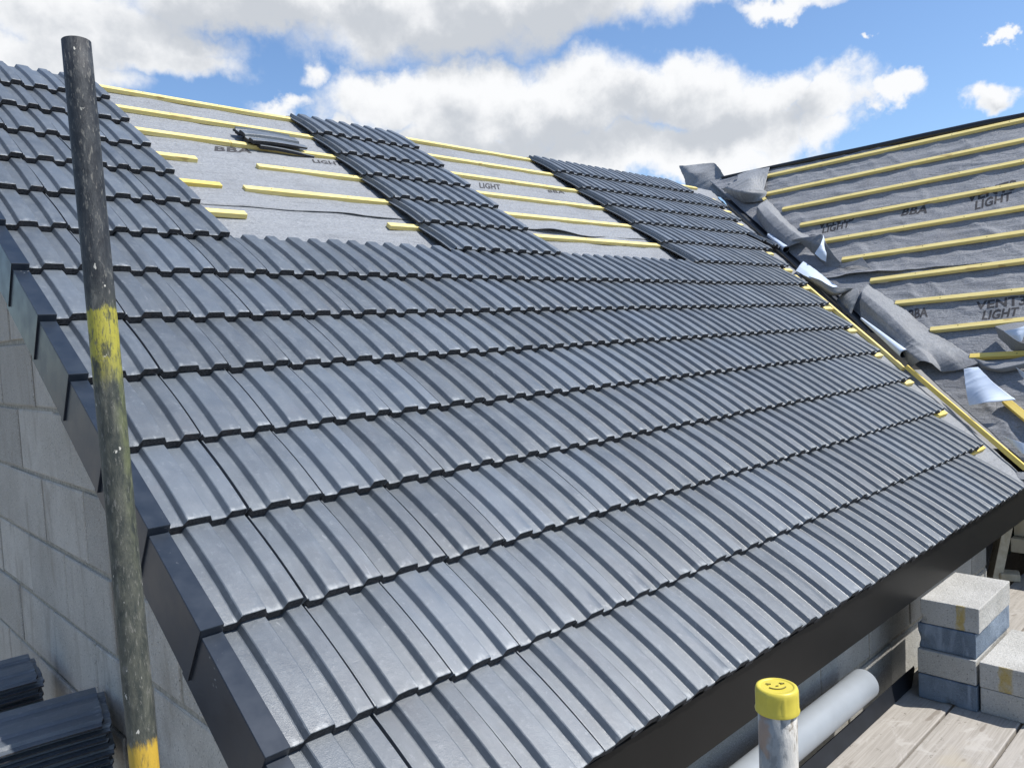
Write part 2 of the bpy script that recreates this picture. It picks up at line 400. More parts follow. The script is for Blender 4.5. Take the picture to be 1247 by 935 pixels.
def mesh_from(name, verts, faces, mats, fm=None, smooth=False, uvs=None):
    me = bpy.data.meshes.new(name)
    me.from_pydata([tuple(v) for v in verts], [], faces)
    for m in mats: me.materials.append(m)
    if fm:
        for p, i in zip(me.polygons, fm): p.material_index = i
    if smooth:
        for p in me.polygons: p.use_smooth = True
    if uvs:
        ul = me.uv_layers.new(name='UVMap')
        for lp in me.loops: ul.data[lp.index].uv = uvs[lp.vertex_index]
    me.update()
    return me
def link(name, me, parent=None, loc=None, mat=None):
    o = bpy.data.objects.new(name, me); COL.objects.link(o)
    if parent: o.parent = parent
    if mat is not None: o.matrix_world = mat
    if loc is not None: o.location = loc
    return o
def empty(name, loc=(0, 0, 0)):
    o = bpy.data.objects.new(name, None); COL.objects.link(o); o.location = loc; return o
def tag(o, label, cat, group=None, kind=None):
    if label: o['label'] = label
    if cat: o['category'] = cat
    if group: o['group'] = group
    if kind: o['kind'] = kind
    return o
def bm_mesh(name, bm, mats, smooth=False):
    me = bpy.data.meshes.new(name); bm.normal_update(); bm.to_mesh(me); bm.free()
    for m in mats: me.materials.append(m)
    if smooth:
        for p in me.polygons: p.use_smooth = True
    return me
def bev_box(bm, lo, hi, bev=0.002, seg=1, rough=0.0, seed=0):
    r = bmesh.ops.create_cube(bm, size=1.0)
    vs = r['verts']
    for v in vs:
        for i in range(3):
            v.co[i] = (lo[i] + hi[i]) / 2 + v.co[i] * (hi[i] - lo[i])
    if bev:
        es = list({e for v in vs for e in v.link_edges})
        rr = bmesh.ops.bevel(bm, geom=es, offset=bev, segments=seg, affect='EDGES', profile=0.5)
        vs = rr['verts'] if rr.get('verts') else vs
    return vs
def box_mesh(name, lo, hi, mats, bev=0.002, seg=1):
    bm = bmesh.new(); bev_box(bm, lo, hi, bev, seg); return bm_mesh(name, bm, mats)
def beam(name, a, b, w, h, up, mat, parent=None, bev=0.002, jit=0.0):
    """a timber of section w (across) x h (along up), axis a->b through the centre; object axis X along it"""
    a, b, up = Vector(a), Vector(b), Vector(up)
    x = (b - a); ln = x.length; x.normalize()
    y = up.cross(x).normalized(); z = x.cross(y)
    bm = bmesh.new()
    if name == 'roof_batten' and ln > 0.3:
        rn = random.Random(int(a.x * 1000 + b.z * 777)); u = rn.uniform(0.1, 0.4)
        while u < ln - 0.03:
            yy = rn.uniform(-0.006, 0.006)
            bev_box(bm, (u, yy - 0.003, h / 2 - 0.001), (u + 0.006, yy + 0.003, h / 2 + 0.0012), 0)
            u += 0.45
        for f in bm.faces: f.material_index = 1
    bev_box(bm, (0, -w / 2, -h / 2), (ln, w / 2, h / 2), bev)
    for f in bm.faces:
        if f.calc_area() > 0.00006: f.material_index = 0
    me = bm_mesh(name, bm, [mat, M_BLACK])
    m = Matrix((x, y, z)).transposed().to_4x4(); m.translation = a
    o = link(name, me); o.matrix_world = m
    if parent:
        o.parent = parent; o.matrix_parent_inverse = Matrix.Identity(4)
        o.matrix_basis = parent.matrix_world.inverted() @ m if parent.location.length else m
    return o
def ordw(i):
    w = ['first', 'second', 'third', 'fourth', 'fifth', 'sixth', 'seventh', 'eighth', 'ninth', 'tenth', 'eleventh', 'twelfth',
         'thirteenth', 'fourteenth', 'fifteenth', 'sixteenth', 'seventeenth', 'eighteenth', 'nineteenth', 'twentieth']
    t = ['twenty', 'thirty']
    if i < 20: return w[i]
    if (i + 1) % 10 == 0: return {30: 'thirtieth'}[i + 1]
    return t[(i + 1) // 10 - 2] + '-' + w[(i + 1) % 10 - 1]

# ================================================================ setting
g = bmesh.new(); bmesh.ops.create_grid(g, x_segments=1, y_segments=1, size=600)
go = link('ground', bm_mesh('ground', g, [M_GROUND]), loc=(0, 0, -3.0)); tag(go, None, None, kind='structure')

# ================================================================ the house
VA, VB = [Vector(p) for p in [[4.55, 0.0, 0.0], [7.2582, 3.586, 2.4447]]]
NW = Vector([-0.67007, 0.0, 0.74229]).normalized()
VD = (VB - VA).normalized()
YD = Vector((0, 1, 0))
UPW = NW.cross(YD).normalized()
if UPW.z < 0: UPW = -UPW
def wing(s, y, h=0.0):
    return VA + UPW * s + YD * y + NW * h
house = empty('unfinished_house', (0, 0, 0))
tag(house, 'half-tiled house with concrete block walls, black fascia and battened grey roofing membrane', 'house')

RIDGE_V = 14 * G + 0.06
FELT = -0.078
def nz(x, y, z=0.0): return noise.noise(Vector((x, y, z)))
def ridged(x, y, z=0): return 1 - abs(noise.noise(Vector((x, y, z)))) * 2
def felt_h(x, v):
    h = 0.006 * nz(x * 1.6, v * 6.0, 1.3) + 0.004 * nz(x * 4, v * 18, 4.0) + 0.0015 * nz(x * 9, v * 22, 6.0)
    h += 0.0025 * max(0, ridged(x * 3 + v * 2.0, v * 6, 7.0) - 0.55) * 2.0
    h -= 0.004 * (0.5 + 0.5 * math.cos(x * 2 * PI / 0.45))
    return h
def valley_x(v):     # x of the valley line on the main slope
    t = v * sT / VB.z
    return VA.x + (VB.x - VA.x) * v / (6.2 * 0.7)
def sheet(name, P, nu, nv, mats, parent, label=None, thick=0.0012, uvf=None, mat_bot=1):
    """P(i,j)->(Vector pos, Vector normal, uv) on a (nu+1)x(nv+1) grid; closed thin sheet"""
    V, UV = [], []
    for side in (0, 1):
        for i in range(nu + 1):
            for j in range(nv + 1):
                p, n, uv = P(i, j)
                V.append(p if side == 0 else p - n * thick); UV.append(uv)
    k = (nu + 1) * (nv + 1)
    F, FM = [], []
    def idx(i, j, s=0): return s * k + i * (nv + 1) + j
    for i in range(nu):
        for j in range(nv):
            F.append((idx(i, j), idx(i + 1, j), idx(i + 1, j + 1), idx(i, j + 1))); FM.append(0)
            F.append((idx(i, j, 1), idx(i, j + 1, 1), idx(i + 1, j + 1, 1), idx(i + 1, j, 1))); FM.append(mat_bot)
    for i in range(nu):
        F.append((idx(i, 0), idx(i, 0, 1), idx(i + 1, 0, 1), idx(i + 1, 0))); FM.append(0)
        F.append((idx(i, nv), idx(i + 1, nv), idx(i + 1, nv, 1), idx(i, nv, 1))); FM.append(0)
    for j in range(nv):
        F.append((idx(0, j), idx(0, j + 1), idx(0, j + 1, 1), idx(0, j, 1))); FM.append(0)
        F.append((idx(nu, j), idx(nu, j, 1), idx(nu, j + 1, 1), idx(nu, j + 1))); FM.append(0)
    me = mesh_from(name, V, F, mats, FM, True, UV)
    o = link(name, me, parent)
    if label: o['label'] = label
    return o
NR = Vector((0, -sT, cT))
LAPV = 9.42 * G
def lower_main(i, j, nu=230, nv=90):
    v = 0.035 + (LAPV + 0.10) * j / nv
    x = 0.02 + (valley_x(v) - 0.06 - 0.02) * i / nu
    h = FELT + felt_h(x, v)
    return roof(x, v, h), NR, (x, v)
def lap_lift(x):
    return 0.0005 + 0.010 * max(0, nz(x * 1.3, 3.1)) + 0.034 * math.exp(-((x - 3.22) / 0.16) ** 2) + 0.012 * math.exp(-((x - 1.75) / 0.35) ** 2)
def upper_main(i, j, nu=230, nv=70):
    t = j / nv
    v0 = LAPV + 0.03 * nz(i / nu * 6, 9.0) - 0.03 * math.exp(-((i / nu * 6.0 - 3.3) / 0.3) ** 2)
    v = v0 + (RIDGE_V - v0) * t
    x = 0.02 + (valley_x(v) - 0.10 - 0.02) * i / nu
    h = FELT + 0.003 + felt_h(x, v + 5.0)
    h += 0.004 * nz(x * 2.2, v * 22, 2.0) + lap_lift(x) * math.exp(-(v - v0) / 0.05)
    return roof(x, v, h), NR, (x, v + 0.1)
SHR0 = sheet('roof_membrane', lambda i, j: lower_main(i, j), 230, 90, [M_FELT, M_FELT], house, 'lower grey membrane strip under the tiled courses')
SHR1 = sheet('roof_membrane', lambda i, j: upper_main(i, j), 230, 70, [M_FELT, M_WHITE], house, 'upper grey membrane strip lapped over the one below, near the ridge')
# back slope of the main roof
def back_main(i, j, nu=60, nv=20):
    v = 4.3 * j / nv
    x = 0.02 + 7.2 * i / nu
    p = roof(x, RIDGE_V, FELT)
    return p + Vector((0, v * cT, -v * sT)) + Vector((0, 0, felt_h(x, v))), Vector((0, sT, cT)), (x, v)
sheet('roof_membrane', back_main, 60, 20, [M_FELT, M_FELT], house, 'membrane on the rear slope')

# wing slope
WS0, WS1 = 0.0, 0.0
wbat = [[[7.2607, 3.2079, 2.4767], [7.3405, 0.7209, 2.5487]], [[7.0102, 2.9455, 2.2505], [7.1037, 0.6686, 2.3348]], [[6.769, 2.641, 2.0328], [6.8691, 0.6168, 2.1231]], [[6.5402, 2.3534, 1.8262], [6.6384, 0.5659, 1.9149]], [[6.3199, 2.0475, 1.6274], [6.4027, 0.5138, 1.7021]], [[6.1024, 1.7824, 1.431], [6.1728, 0.4631, 1.4945]], [[5.8703, 1.4596, 1.2215], [5.9289, 0.4092, 1.2744]], [[5.6529, 1.1917, 1.0252], [5.6887, 0.3562, 1.0575]], [[5.4211, 0.873, 0.816], [5.466, 0.307, 0.8566]], [[5.2156, 0.5643, 0.6305], [5.229, 0.2547, 0.6426]]]
def w_sy(p):
    d = Vector(p) - VA
    return d.dot(UPW), d.dot(YD)
WRIDGE = w_sy(wbat[0][1])[0] + 0.085
def wvalley_y(s):     # y of the valley line at slope distance s
    return VD.y / VD.dot(UPW) * s
def wfelt(s, y):
    h = 0.008 * nz(s * 5.5, y * 1.5, 2.2) + 0.005 * nz(s * 15, y * 5, 5.0)
    h += 0.011 * max(0, ridged(s * 3 + y * 2.4, y * 1.2 - s * 3.5, 3.3) - 0.60) * 1.6
    h += 0.009 * max(0, ridged(y * 3.4 - s * 2.2, s * 1.2, 8.3) - 0.62) * 1.8
    h += 0.0012 * nz(y * 6 + s * 4, s * 12, 1.7)
    return h
sb = [ (w_sy(a), w_sy(b)) for a, b in wbat ]
WLAP0 = (sb[6][0][0] + sb[5][0][0]) / 2 - 0.045
def wlow(i, j, nu=260, nv=150):
    s = -0.03 + (WLAP0 + 0.15) * j / nv
    yv = wvalley_y(s) + 0.05
    y = -3.4 + (yv + 3.4) * (i / nu) ** 0.8
    return wing(s, y, wfelt(s, y) - 0.004), NW, (y, s)
def wup(i, j, nu=260, nv=190):
    t = j / nv
    y_ = -3.4 + 6.2 * (i / nu) ** 0.8
    s0 = WLAP0 + 0.02 * nz(y_ * 1.2, 4.4)
    s = s0 + (WRIDGE - s0) * t
    yv = wvalley_y(s) + 0.05
    y = -3.4 + (yv + 3.4) * (i / nu) ** 0.8
    lift = 0.006 + 0.012 * max(0, nz(y * 1.1, 8)) + 0.05 * math.exp(-((y + 0.30) / 0.25) ** 2) + 0.03 * math.exp(-((y - 1.55) / 0.2) ** 2)
    return wing(s, y, 0.002 + wfelt(s + 4, y) + lift * math.exp(-(s - s0) / 0.045)), NW, (y, s + 0.13)
SHW0 = sheet('roof_membrane', wlow, 260, 150, [M_FELT_W, M_FELT_W], house, 'lower wrinkled membrane on the wing roof')
SHW1 = sheet('roof_membrane', wup, 260, 190, [M_FELT_W, M_WHITE], house, 'upper wrinkled membrane with stencilled print on the wing roof')
# wing rear slope and the membrane folded over its ridge
def wback(i, j, nu=30, nv=14):
    y = -3.4 + (wvalley_y(WRIDGE) + 3.4) * i / nu
    p = wing(WRIDGE, y, 0)
    return p + Vector((-UPW.x * -1, 0, -UPW.z)) * (3.5 * j / nv), Vector((UPW.z, 0, UPW.x)), (y, j / nv * 3.5)
sheet('roof_membrane', wback, 30, 14, [M_FELT_W, M_FELT_W], house, 'membrane on the far side of the wing roof')
V, F = [], []
NY, NA = 90, 10
for i in range(NY + 1):
    y = -3.4 + (wvalley_y(WRIDGE) - 0.12 + 3.4) * i / NY
    rr = 0.040 + 0.006 * nz(y * 2.0, 0.4) - 0.026 * max(0, (i / NY - 0.66) / 0.34)
    c = wing(WRIDGE - 0.004, y, 0.006 + 0.004 * nz(y * 3, 2.0))
    for a in range(NA + 1):
        t = -0.25 * PI + 1.5 * PI * a / NA
        V.append(c + (UPW * -math.cos(t) * 0.9 + NW * math.sin(t)) * rr)
for i in range(NY):
    for a in range(NA):
        k = i * (NA + 1) + a; F.append((k, k + 1, k + NA + 2, k + NA + 1))
link('ridge_cover', mesh_from('ridge_cover', V, F, [M_BLACK], None, True), house)['label'] = 'dark strip folded along the wing ridge'
# battens on the wing
for k, (a, b) in enumerate(wbat):
    a, b = Vector(a), Vector(b)
    d = (b - a)
    b2 = b + d.normalized() * 2.6
    beam('roof_batten', a, b2, 0.042, 0.030, NW, M_BATTEN if k < 9 else M_BATTEN_Y, house)
# battens under the main roof, their top at n=-0.053
def main_batten(v, x0, x1, mat=M_BATTEN, tilt=0.0, dn=0.0):
    a = roof(x0, v + 0.018, -0.066 + dn); b = roof(x1, v + 0.018 + tilt, -0.066 + dn)
    return beam('roof_batten', a, b, 0.038, 0.025, NR, mat, house)
XE = [4.12, 4.384, 4.572, 4.759, 4.929, 5.126, 5.316, 5.498, 5.747, 5.926, 6.158, 6.44, 6.66, 6.712]
for j in range(0, 8):
    main_batten(j * G - 0.0 + (0.02 if j == 0 else 0), 0.03, XE[j] + 0.135, M_BATTEN_Y if j < 3 else M_BATTEN)
main_batten(14 * G - 0.012, 0.03, 6.85)
main_batten(13 * G, 0.03, 6.80)
main_batten(12 * G, 0.03, 1.36); main_batten(12 * G, 1.363, 6.66)
main_batten(11 * G, 0.03, 1.055); main_batten(11 * G + 0.004, 1.385, 6.42, tilt=-0.01)
main_batten(10 * G, 0.03, 1.055, M_BATTEN_Y); main_batten(10 * G - 0.004, 1.17, 6.25)
main_batten(9 * G, 0.03, 1.045); main_batten(9 * G - 0.004, 1.84, 6.02)
main_batten(8 * G, 0.03, 5.85)
# timber along the valley edge of the main slope
va, vb = roof(4.54, 0.09, -0.036), roof(5.06, 1.08, -0.036)
beam('valley_batten', va, vb, 0.019, 0.030, NR, M_BATTEN_Y, house)['label'] = 'yellow timber running down the edge of the valley'
beam('valley_batten', roof(5.07, 1.09, -0.062), roof(5.75, 2.42, -0.066), 0.030, 0.030, NR, M_BATTEN, house)['label'] = 'upper timber along the valley edge, half hidden by membrane'
# valley liner
def trough(name, a, b, half, depth, parent, label):
    V, F = [], []
    a, b = Vector(a), Vector(b); ax = (b - a).normalized()
    n = (NR + NW).normalized(); n = (n - ax * n.dot(ax)).normalized(); s = n.cross(ax).normalized()
    prof = [(-half, 0.02), (-half + 0.012, 0.03), (-half * 0.72, 0.0), (-half * 0.3, -depth), (-0.01, -depth), (0, -depth + 0.012), (0.01, -depth), (half * 0.3, -depth), (half * 0.72, 0.0), (half - 0.012, 0.03), (half, 0.02)]
    for k in range(2):
        c = a if k == 0 else b
        for (u, w) in prof: V.append(c + s * u + n * w)
        for (u, w) in prof: V.append(c + s * u + n * (w - 0.003))
    m = len(prof)
    for q in range(m - 1):
        F.append((q, q + 1, 2 * m + q + 1, 2 * m + q)); F.append((m + q, 3 * m + q, 3 * m + q + 1, m + q + 1))
    F.append((0, 2 * m, 3 * m, m)); F.append((m - 1, 2 * m - 1, 4 * m - 1, 3 * m - 1))
    o = link(name, mesh_from(name, V, F, [M_TROUGH]), parent); o['label'] = label
    return o
tr = [[6.5306, 2.4704, 1.761], [5.828, 1.5756, 1.1267]]
trough('valley_liner', VA + VD * 1.75 + NW * -0.01, VB + VD * -0.3 + NW * -0.01, 0.13, 0.02, house, 'black moulded liner lying in the roof valley')

# walls ----------------------------------------------------------
def block_wall(name, parent, origin, ux, uz, un, beds, offs, u0, u1, mat, clip=None, label=None, bl=0.45, bh=0.225):
    """blocks standing in the plane (origin, ux, uz), facing un; beds = heights of the bed joints from the top down"""
    bm = bmesh.new(); tone = bm.faces.layers.float.new('tone')
    ux, uz, un = Vector(ux), Vector(uz), Vector(un)
    rnd = random.Random(5)
    for k, zt in enumerate(beds):
        off = offs[k % len(offs)]
        u = off + math.floor((u0 - off) / bl) * bl
        while u < u1:
            a0, a1 = max(u + 0.0065, u0), min(u + bl - 0.0065, u1)
            u += bl
            if a1 - a0 < 0.02: continue
            z1, z0 = zt - 0.014, zt - bh
            tn = rnd.random(); dn = rnd.uniform(-0.003, 0.003)
            cs = []
            c = 0.005
            ring0 = [(a0, z0), (a1, z0), (a1, z1), (a0, z1)]
            ring1 = [(a0 + c, z0 + c), (a1 - c, z0 + c), (a1 - c, z1 - c), (a0 + c, z1 - c)]
            vb_ = [bm.verts.new(origin + ux * p[0] + uz * p[1] + un * -0.012) for p in ring0]
            v0 = [bm.verts.new(origin + ux * (p[0] + rnd.uniform(-.003, .003)) + uz * (p[1] + rnd.uniform(-.003, .003)) + un * (-0.003 + dn)) for p in ring0]
            v1 = [bm.verts.new(origin + ux * (p[0] + rnd.uniform(-.001, .001)) + uz * p[1] + un * dn) for p in ring1]
            for q in range(4):
                r_ = (q + 1) % 4
                for A, B in ((vb_, v0), (v0, v1)):
                    f = bm.faces.new((A[q], A[r_], B[r_], B[q])); f[tone] = tn
            f = bm.faces.new(v1); f[tone] = tn
    # mortar bed behind, with the solid wall
    z1, z0 = beds[0], beds[-1] - bh
    A = [origin + ux * u_ + uz * z_ + un * n_ for n_ in (-0.006, -0.10) for (u_, z_) in ((u0, z0), (u1, z0), (u1, z1), (u0, z1))]
    vs = [bm.verts.new(p) for p in A]
    mort = []
    for q in ((0, 1, 2, 3), (4, 7, 6, 5), (0, 4, 5, 1), (1, 5, 6, 2), (2, 6, 7, 3), (3, 7, 4, 0)):
        f = bm.faces.new([vs[i] for i in q]); f.material_index = 1
    if clip:
        bmesh.ops.bisect_plane(bm, geom=bm.verts[:] + bm.edges[:] + bm.faces[:], plane_co=clip[0], plane_no=clip[1], clear_outer=True)
    me = bm_mesh(name, bm, [mat, M_MORTAR])
    o = link(name, me, parent)
    if label: o['label'] = label
    return o
XG = 0.012
gb = [0.7686 + 0.225 * k for k in range(9, -16, -1)]
block_wall('gable_wall', house, Vector((XG, 0, 0)), (0, 1, 0), (0, 0, 1), (-1, 0, 0), gb, [2.3216, 2.1226], 0.21, 7.0, M_BLOCKG,
           (roof(0, 0, -0.10), NR), 'shaded blockwork gable with wide mortar joints')
fb = [-0.481 + 0.225 * k for k in range(2, -11, -1)]
block_wall('front_wall', house, Vector((0, 0.21, 0)), (1, 0, 0), (0, 0, 1), (0, -1, 0), fb, [2.823, 3.047], XG + 0.11, 4.204, M_BLOCK, None,
           'pale block wall below the black eaves board')
# fascia and soffit
fo = link('fascia_board', box_mesh('fascia_board', (0.0, 0.035, -0.208), (5.3, 0.053, -0.038), [M_FASCIA], 0.0025), house)
fo['label'] = 'glossy black eaves board under the lowest tiles'
link('soffit_board', box_mesh('soffit_board', (0.0, 0.055, -0.195), (4.9, 0.208, -0.183), [M_FASCIA], 0.001), house)
# wing: timber frame below its eaves, the gloom inside painted into its wall colour
rail = link('frame_rail', box_mesh('frame_rail', (4.60, -3.2, -0.492), (4.70, 0.19, -0.409), [M_STUD], 0.003), house)
for k in range(16):
    y1 = 0.185 - k * 0.105
    link('frame_board', box_mesh('frame_board', (4.655, y1 - 0.098, -0.405), (4.685, y1, -0.03), [M_STUD], 0.002), house)
for k in range(6):
    y1 = 0.0 - k * 0.6
    link('frame_stud', box_mesh('frame_stud', (4.61, y1 - 0.05, -3.0), (4.69, y1, -0.495), [M_STUD], 0.003), house)
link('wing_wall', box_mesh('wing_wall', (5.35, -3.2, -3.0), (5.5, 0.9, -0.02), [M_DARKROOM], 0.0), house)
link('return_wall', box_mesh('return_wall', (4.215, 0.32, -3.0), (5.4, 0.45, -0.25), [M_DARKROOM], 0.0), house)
link('wing_fascia', box_mesh('wing_fascia', (4.58, -3.3, -0.10), (4.60, -0.35, 0.02), [M_FASCIA], 0.002), house)
# rear walls so that the house is closed from behind
link('rear_wall', box_mesh('rear_wall', (0.15, 6.9, -3.0), (10.0, 7.0, -0.1), [M_BLOCK], 0.0), house)

# printing on the membrane ------------------------------------------
def text_mesh(txt):
    cu = bpy.data.curves.new('t', 'FONT'); cu.body = txt; cu.shear = 0.2; cu.offset = 0.034; cu.resolution_u = 3; cu.space_character = 1.05
    o = bpy.data.objects.new('t', cu); COL.objects.link(o)
    dg = bpy.context.evaluated_depsgraph_get(); dg.update()
    me = bpy.data.meshes.new_from_object(o.evaluated_get(dg))
    bpy.data.objects.remove(o)
    bm = bmesh.new(); bm.from_mesh(me)
    xs = [v.co.x for v in bm.verts]; ys = [v.co.y for v in bm.verts]
    x0, x1, y0, y1 = min(xs), max(xs), min(ys), max(ys)
    for k in range(1, 28):
        bmesh.ops.bisect_plane(bm, geom=bm.verts[:] + bm.edges[:] + bm.faces[:], plane_co=(x0 + (x1 - x0) * k / 28, 0, 0), plane_no=(1, 0, 0))
    for k in range(1, 8):
        bmesh.ops.bisect_plane(bm, geom=bm.verts[:] + bm.edges[:] + bm.faces[:], plane_co=(0, y0 + (y1 - y0) * k / 8, 0), plane_no=(0, 1, 0))
    pts = [((v.co.x - x0) / (x1 - x0), (v.co.y - y0) / (y1 - y0)) for v in bm.verts]
    fs = [[v.index for v in f.verts] for f in bm.faces]
    bm.free()
    return pts, fs
def place_text(txt, p0, p1, ptop, proj):
    p0, p1, pt = Vector(p0), Vector(p1), Vector(ptop)
    pts, fs = text_mesh(txt)
    V = [proj(p0 + (p1 - p0) * a + (pt - p0) * b) for a, b in pts]
    me = mesh_from('printed_text', V, fs, [M_PRINT])
    o = link('printed_text', me, house); o['label'] = 'dark stencilled letters ' + txt + ' on the membrane'
    return o
from mathutils.bvhtree import BVHTree
def bvh_of(objs):
    vs, fs = [], []
    for o in objs:
        k = len(vs); vs += [v.co.copy() for v in o.data.vertices]; fs += [[k + i for i in p.vertices] for p in o.data.polygons]
    return BVHTree.FromPolygons(vs, fs)
BVW = bvh_of([SHW0, SHW1]); BVR = bvh_of([SHR0, SHR1])
def proj_w(p):
    h = BVW.ray_cast(Vector(p) + NW * 0.2, -NW)
    if h[0] is not None: return h[0] + NW * 0.0012
    s, y = w_sy(p)
    s0 = WLAP0
    if s > WLAP0 + 0.0:
        h = 0.002 + wfelt(s + 4, y) + 0.004
    else:
        h = wfelt(s, y)
    return wing(s, y, h + 0.0055)
for t, a, b, c in [['VENT3', [6.5649, 0.9351, 1.8189], [6.6267, 0.6026, 1.8747], [6.6618, 0.9735, 1.9063]], ['LIGHT', [6.4816, 0.8711, 1.7437], [6.5273, 0.6134, 1.785], [6.5662, 0.8995, 1.82]], ['BBA', [6.5177, 1.4471, 1.7763], [6.5143, 1.2365, 1.7732], [6.597, 1.4673, 1.8479]], ['VENT3', [6.5044, 2.1544, 1.7642], [6.5413, 1.8396, 1.7976], [6.5922, 2.2002, 1.8435]], ['LIGHT', [6.4441, 2.1054, 1.7098], [6.4752, 1.8573, 1.7379], [6.5195, 2.1378, 1.7779]], ['VENT3', [5.5915, 0.6142, 0.9402], [5.6149, 0.3161, 0.9613], [5.6571, 0.6418, 0.9994]], ['LIGHT', [5.5206, 0.5751, 0.8761], [5.5383, 0.352, 0.8922], [5.5835, 0.5863, 0.9329]], ['BBA', [5.5475, 1.0655, 0.9004], [5.5597, 0.9331, 0.9115], [5.6225, 1.0962, 0.9682]]]: place_text(t, a, b, c, proj_w)
def proj_r(p):
    h = BVR.ray_cast(Vector(p) + NR * 0.2, -NR)
    if h[0] is not None: return h[0] + NR * 0.0012
    x = p.x; v = p.y * cT + p.z * sT
    return roof(x, v, FELT + 0.003 + felt_h(x, v + 5.0) + 0.003)
for t, a, b, c in [['BBA', [1.2215, 3.0474, 1.9892], [1.4583, 3.0902, 2.0183], [1.2414, 3.1165, 2.0362]], ['LIGHT', [1.8303, 3.0668, 2.0024], [2.0434, 3.0667, 2.0023], [1.8408, 3.1184, 2.0376]], ['LIGHT', [3.1086, 3.0214, 1.9714], [3.3422, 3.0415, 1.9851], [3.1571, 3.0976, 2.0234]], ['BBA', [3.8632, 3.0747, 2.0078], [4.0807, 3.0998, 2.0249], [3.8956, 3.129, 2.0448]]]: place_text(t, a, b, c, proj_r)

# ================================================================ roof tiles
PROF = [(0.026, .66), (0.040, .68), (0.068, .08), (0.082, 0), (0.150, 0.0), (0.240, 0), (0.252, .06), (0.284, .90), (0.296, 1), (0.43, 1.03), (0.545, .98), (0.556, .92),
        (0.582, .07), (0.596, 0), (0.68, 0.0), (0.752, 0), (0.763, .06), (0.795, .90), (0.807, 1), (0.90, 1.02), (0.984, 1), (0.990, .94)]
RH = 0.0175; STEP = 0.0250; TT = 0.0225; TL = G + 0.050; CAMB = 0.0055
YS = [0.0, 0.0012, 0.004, 0.012, 0.045, 0.10, 0.16, 0.22, 0.28, G, TL]
def tile_long(y):
    t = y / G
    return -STEP * t + CAMB * 4 * t * (1 - t) * (1 if t < 1 else 0.3)
def tile_mesh(seed):
    rnd = random.Random(seed)
    V, F, FM, UV = [], [], [], []
    lip = [(-0.10, -0.62), (-0.055, -0.62), (-0.04, -0.45), (0.004, -0.62)]
    P = [(a, b, 0) for a, b in lip] + [(a, b, 1) for a, b in PROF]
    m = len(P)
    js = [rnd.uniform(-1, 1) for _ in range(m)]
    for yi, y in enumerate(YS):
        for pi, (u, h, t) in enumerate(P):
            z = (h - 1) * RH + tile_long(y)
            yy = y
            if yi == 0: z -= 0.0016 - 0.0006 * js[pi]; yy = 0.0 + 0.0010 * js[pi]
            if yi == 1: z -= 0.0004; yy = y + 0.0006 * js[pi]
            if t == 0: yy = max(yy, 0.006)
            if yi > 2: z += 0.0004 * noise.noise(Vector((u * 5, y * 9, seed)))
            V.append((u * TW, yy, z)); UV.append((u, y / TL))
    # nose: two lower rows, then the underside
    r0 = len(V)
    for row, dz in ((0, 0.45), (1, 1.0)):
        for pi, (u, h, t) in enumerate(P):
            y0 = 0.006 if t == 0 else 0.0
            V.append((u * TW + rnd.uniform(-.0006, .0006), y0 + rnd.uniform(-0.0012, 0.0012), (h - 1) * RH - 0.0016 - (TT - 0.0016) * dz * (0.45 if t == 0 else 1) + rnd.uniform(-.0022, .0022)))
            UV.append((u, 0))
    rb = len(V)
    for yi, y in enumerate((0.12, TL)):
        for pi, (u, h, t) in enumerate(P):
            V.append((u * TW, y, (h - 1) * RH + tile_long(y) - (TT - 0.012 * min(1, y / 0.3)) * (0.45 if t == 0 else 1))); UV.append((u, y / TL))
    ny = len(YS)
    for yi in range(ny - 1):
        for pi in range(m - 1):
            a = yi * m + pi
            F.append((a, a + 1, a + m + 1, a + m)); FM.append(0 if yi > 0 else 0)
    for pi in range(m - 1):
        F.append((r0 + pi, r0 + pi + 1, pi + 1, pi)); FM.append(1)
        F.append((r0 + m + pi, r0 + m + pi + 1, r0 + pi + 1, r0 + pi)); FM.append(1)
        F.append((rb + pi, rb + pi + 1, r0 + m + pi + 1, r0 + m + pi)); FM.append(1)
        F.append((rb + m + pi, rb + m + pi + 1, rb + pi + 1, rb + pi)); FM.append(1)
        top = (ny - 1) * m
        F.append((top + pi, top + pi + 1, rb + m + pi + 1, rb + m + pi)); FM.append(1)
    for pi in (0, m - 1):
        col = [yi * m + pi for yi in range(ny)] + [rb + m + pi, rb + pi, r0 + m + pi, r0 + pi]
        if pi == m - 1: col = col[::-1]
        F.append(tuple(col)); FM.append(1)
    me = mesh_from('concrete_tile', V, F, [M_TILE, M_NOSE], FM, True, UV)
    # keep the nose face and sides crisp
    for p in me.polygons:
        if p.material_index == 1: p.use_smooth = False
    me.set_sharp_from_angle(angle=math.radians(22))
    return me
TILES = [tile_mesh(s) for s in range(8)]
rt = random.Random(21)
KJ = {0: .985, 1: .992, 2: .989, 3: .985, 4: .979, 5: .9765, 6: .974}
NCOL = [20, 21, 22, 23, 24, 25, 26, 27, 28, 29, 30, 31, 32, 32]
def kx(i, j):
    if j >= 8 and i < 7: return 1 - 0.022 * min(1, i / 3.0)
    K = KJ.get(j, 0.974)
    if j >= 8: return K
    lo = 12 if j < 2 else 7
    return 1 - (1 - K) * max(0, min(1, (i - lo) / 7.0))
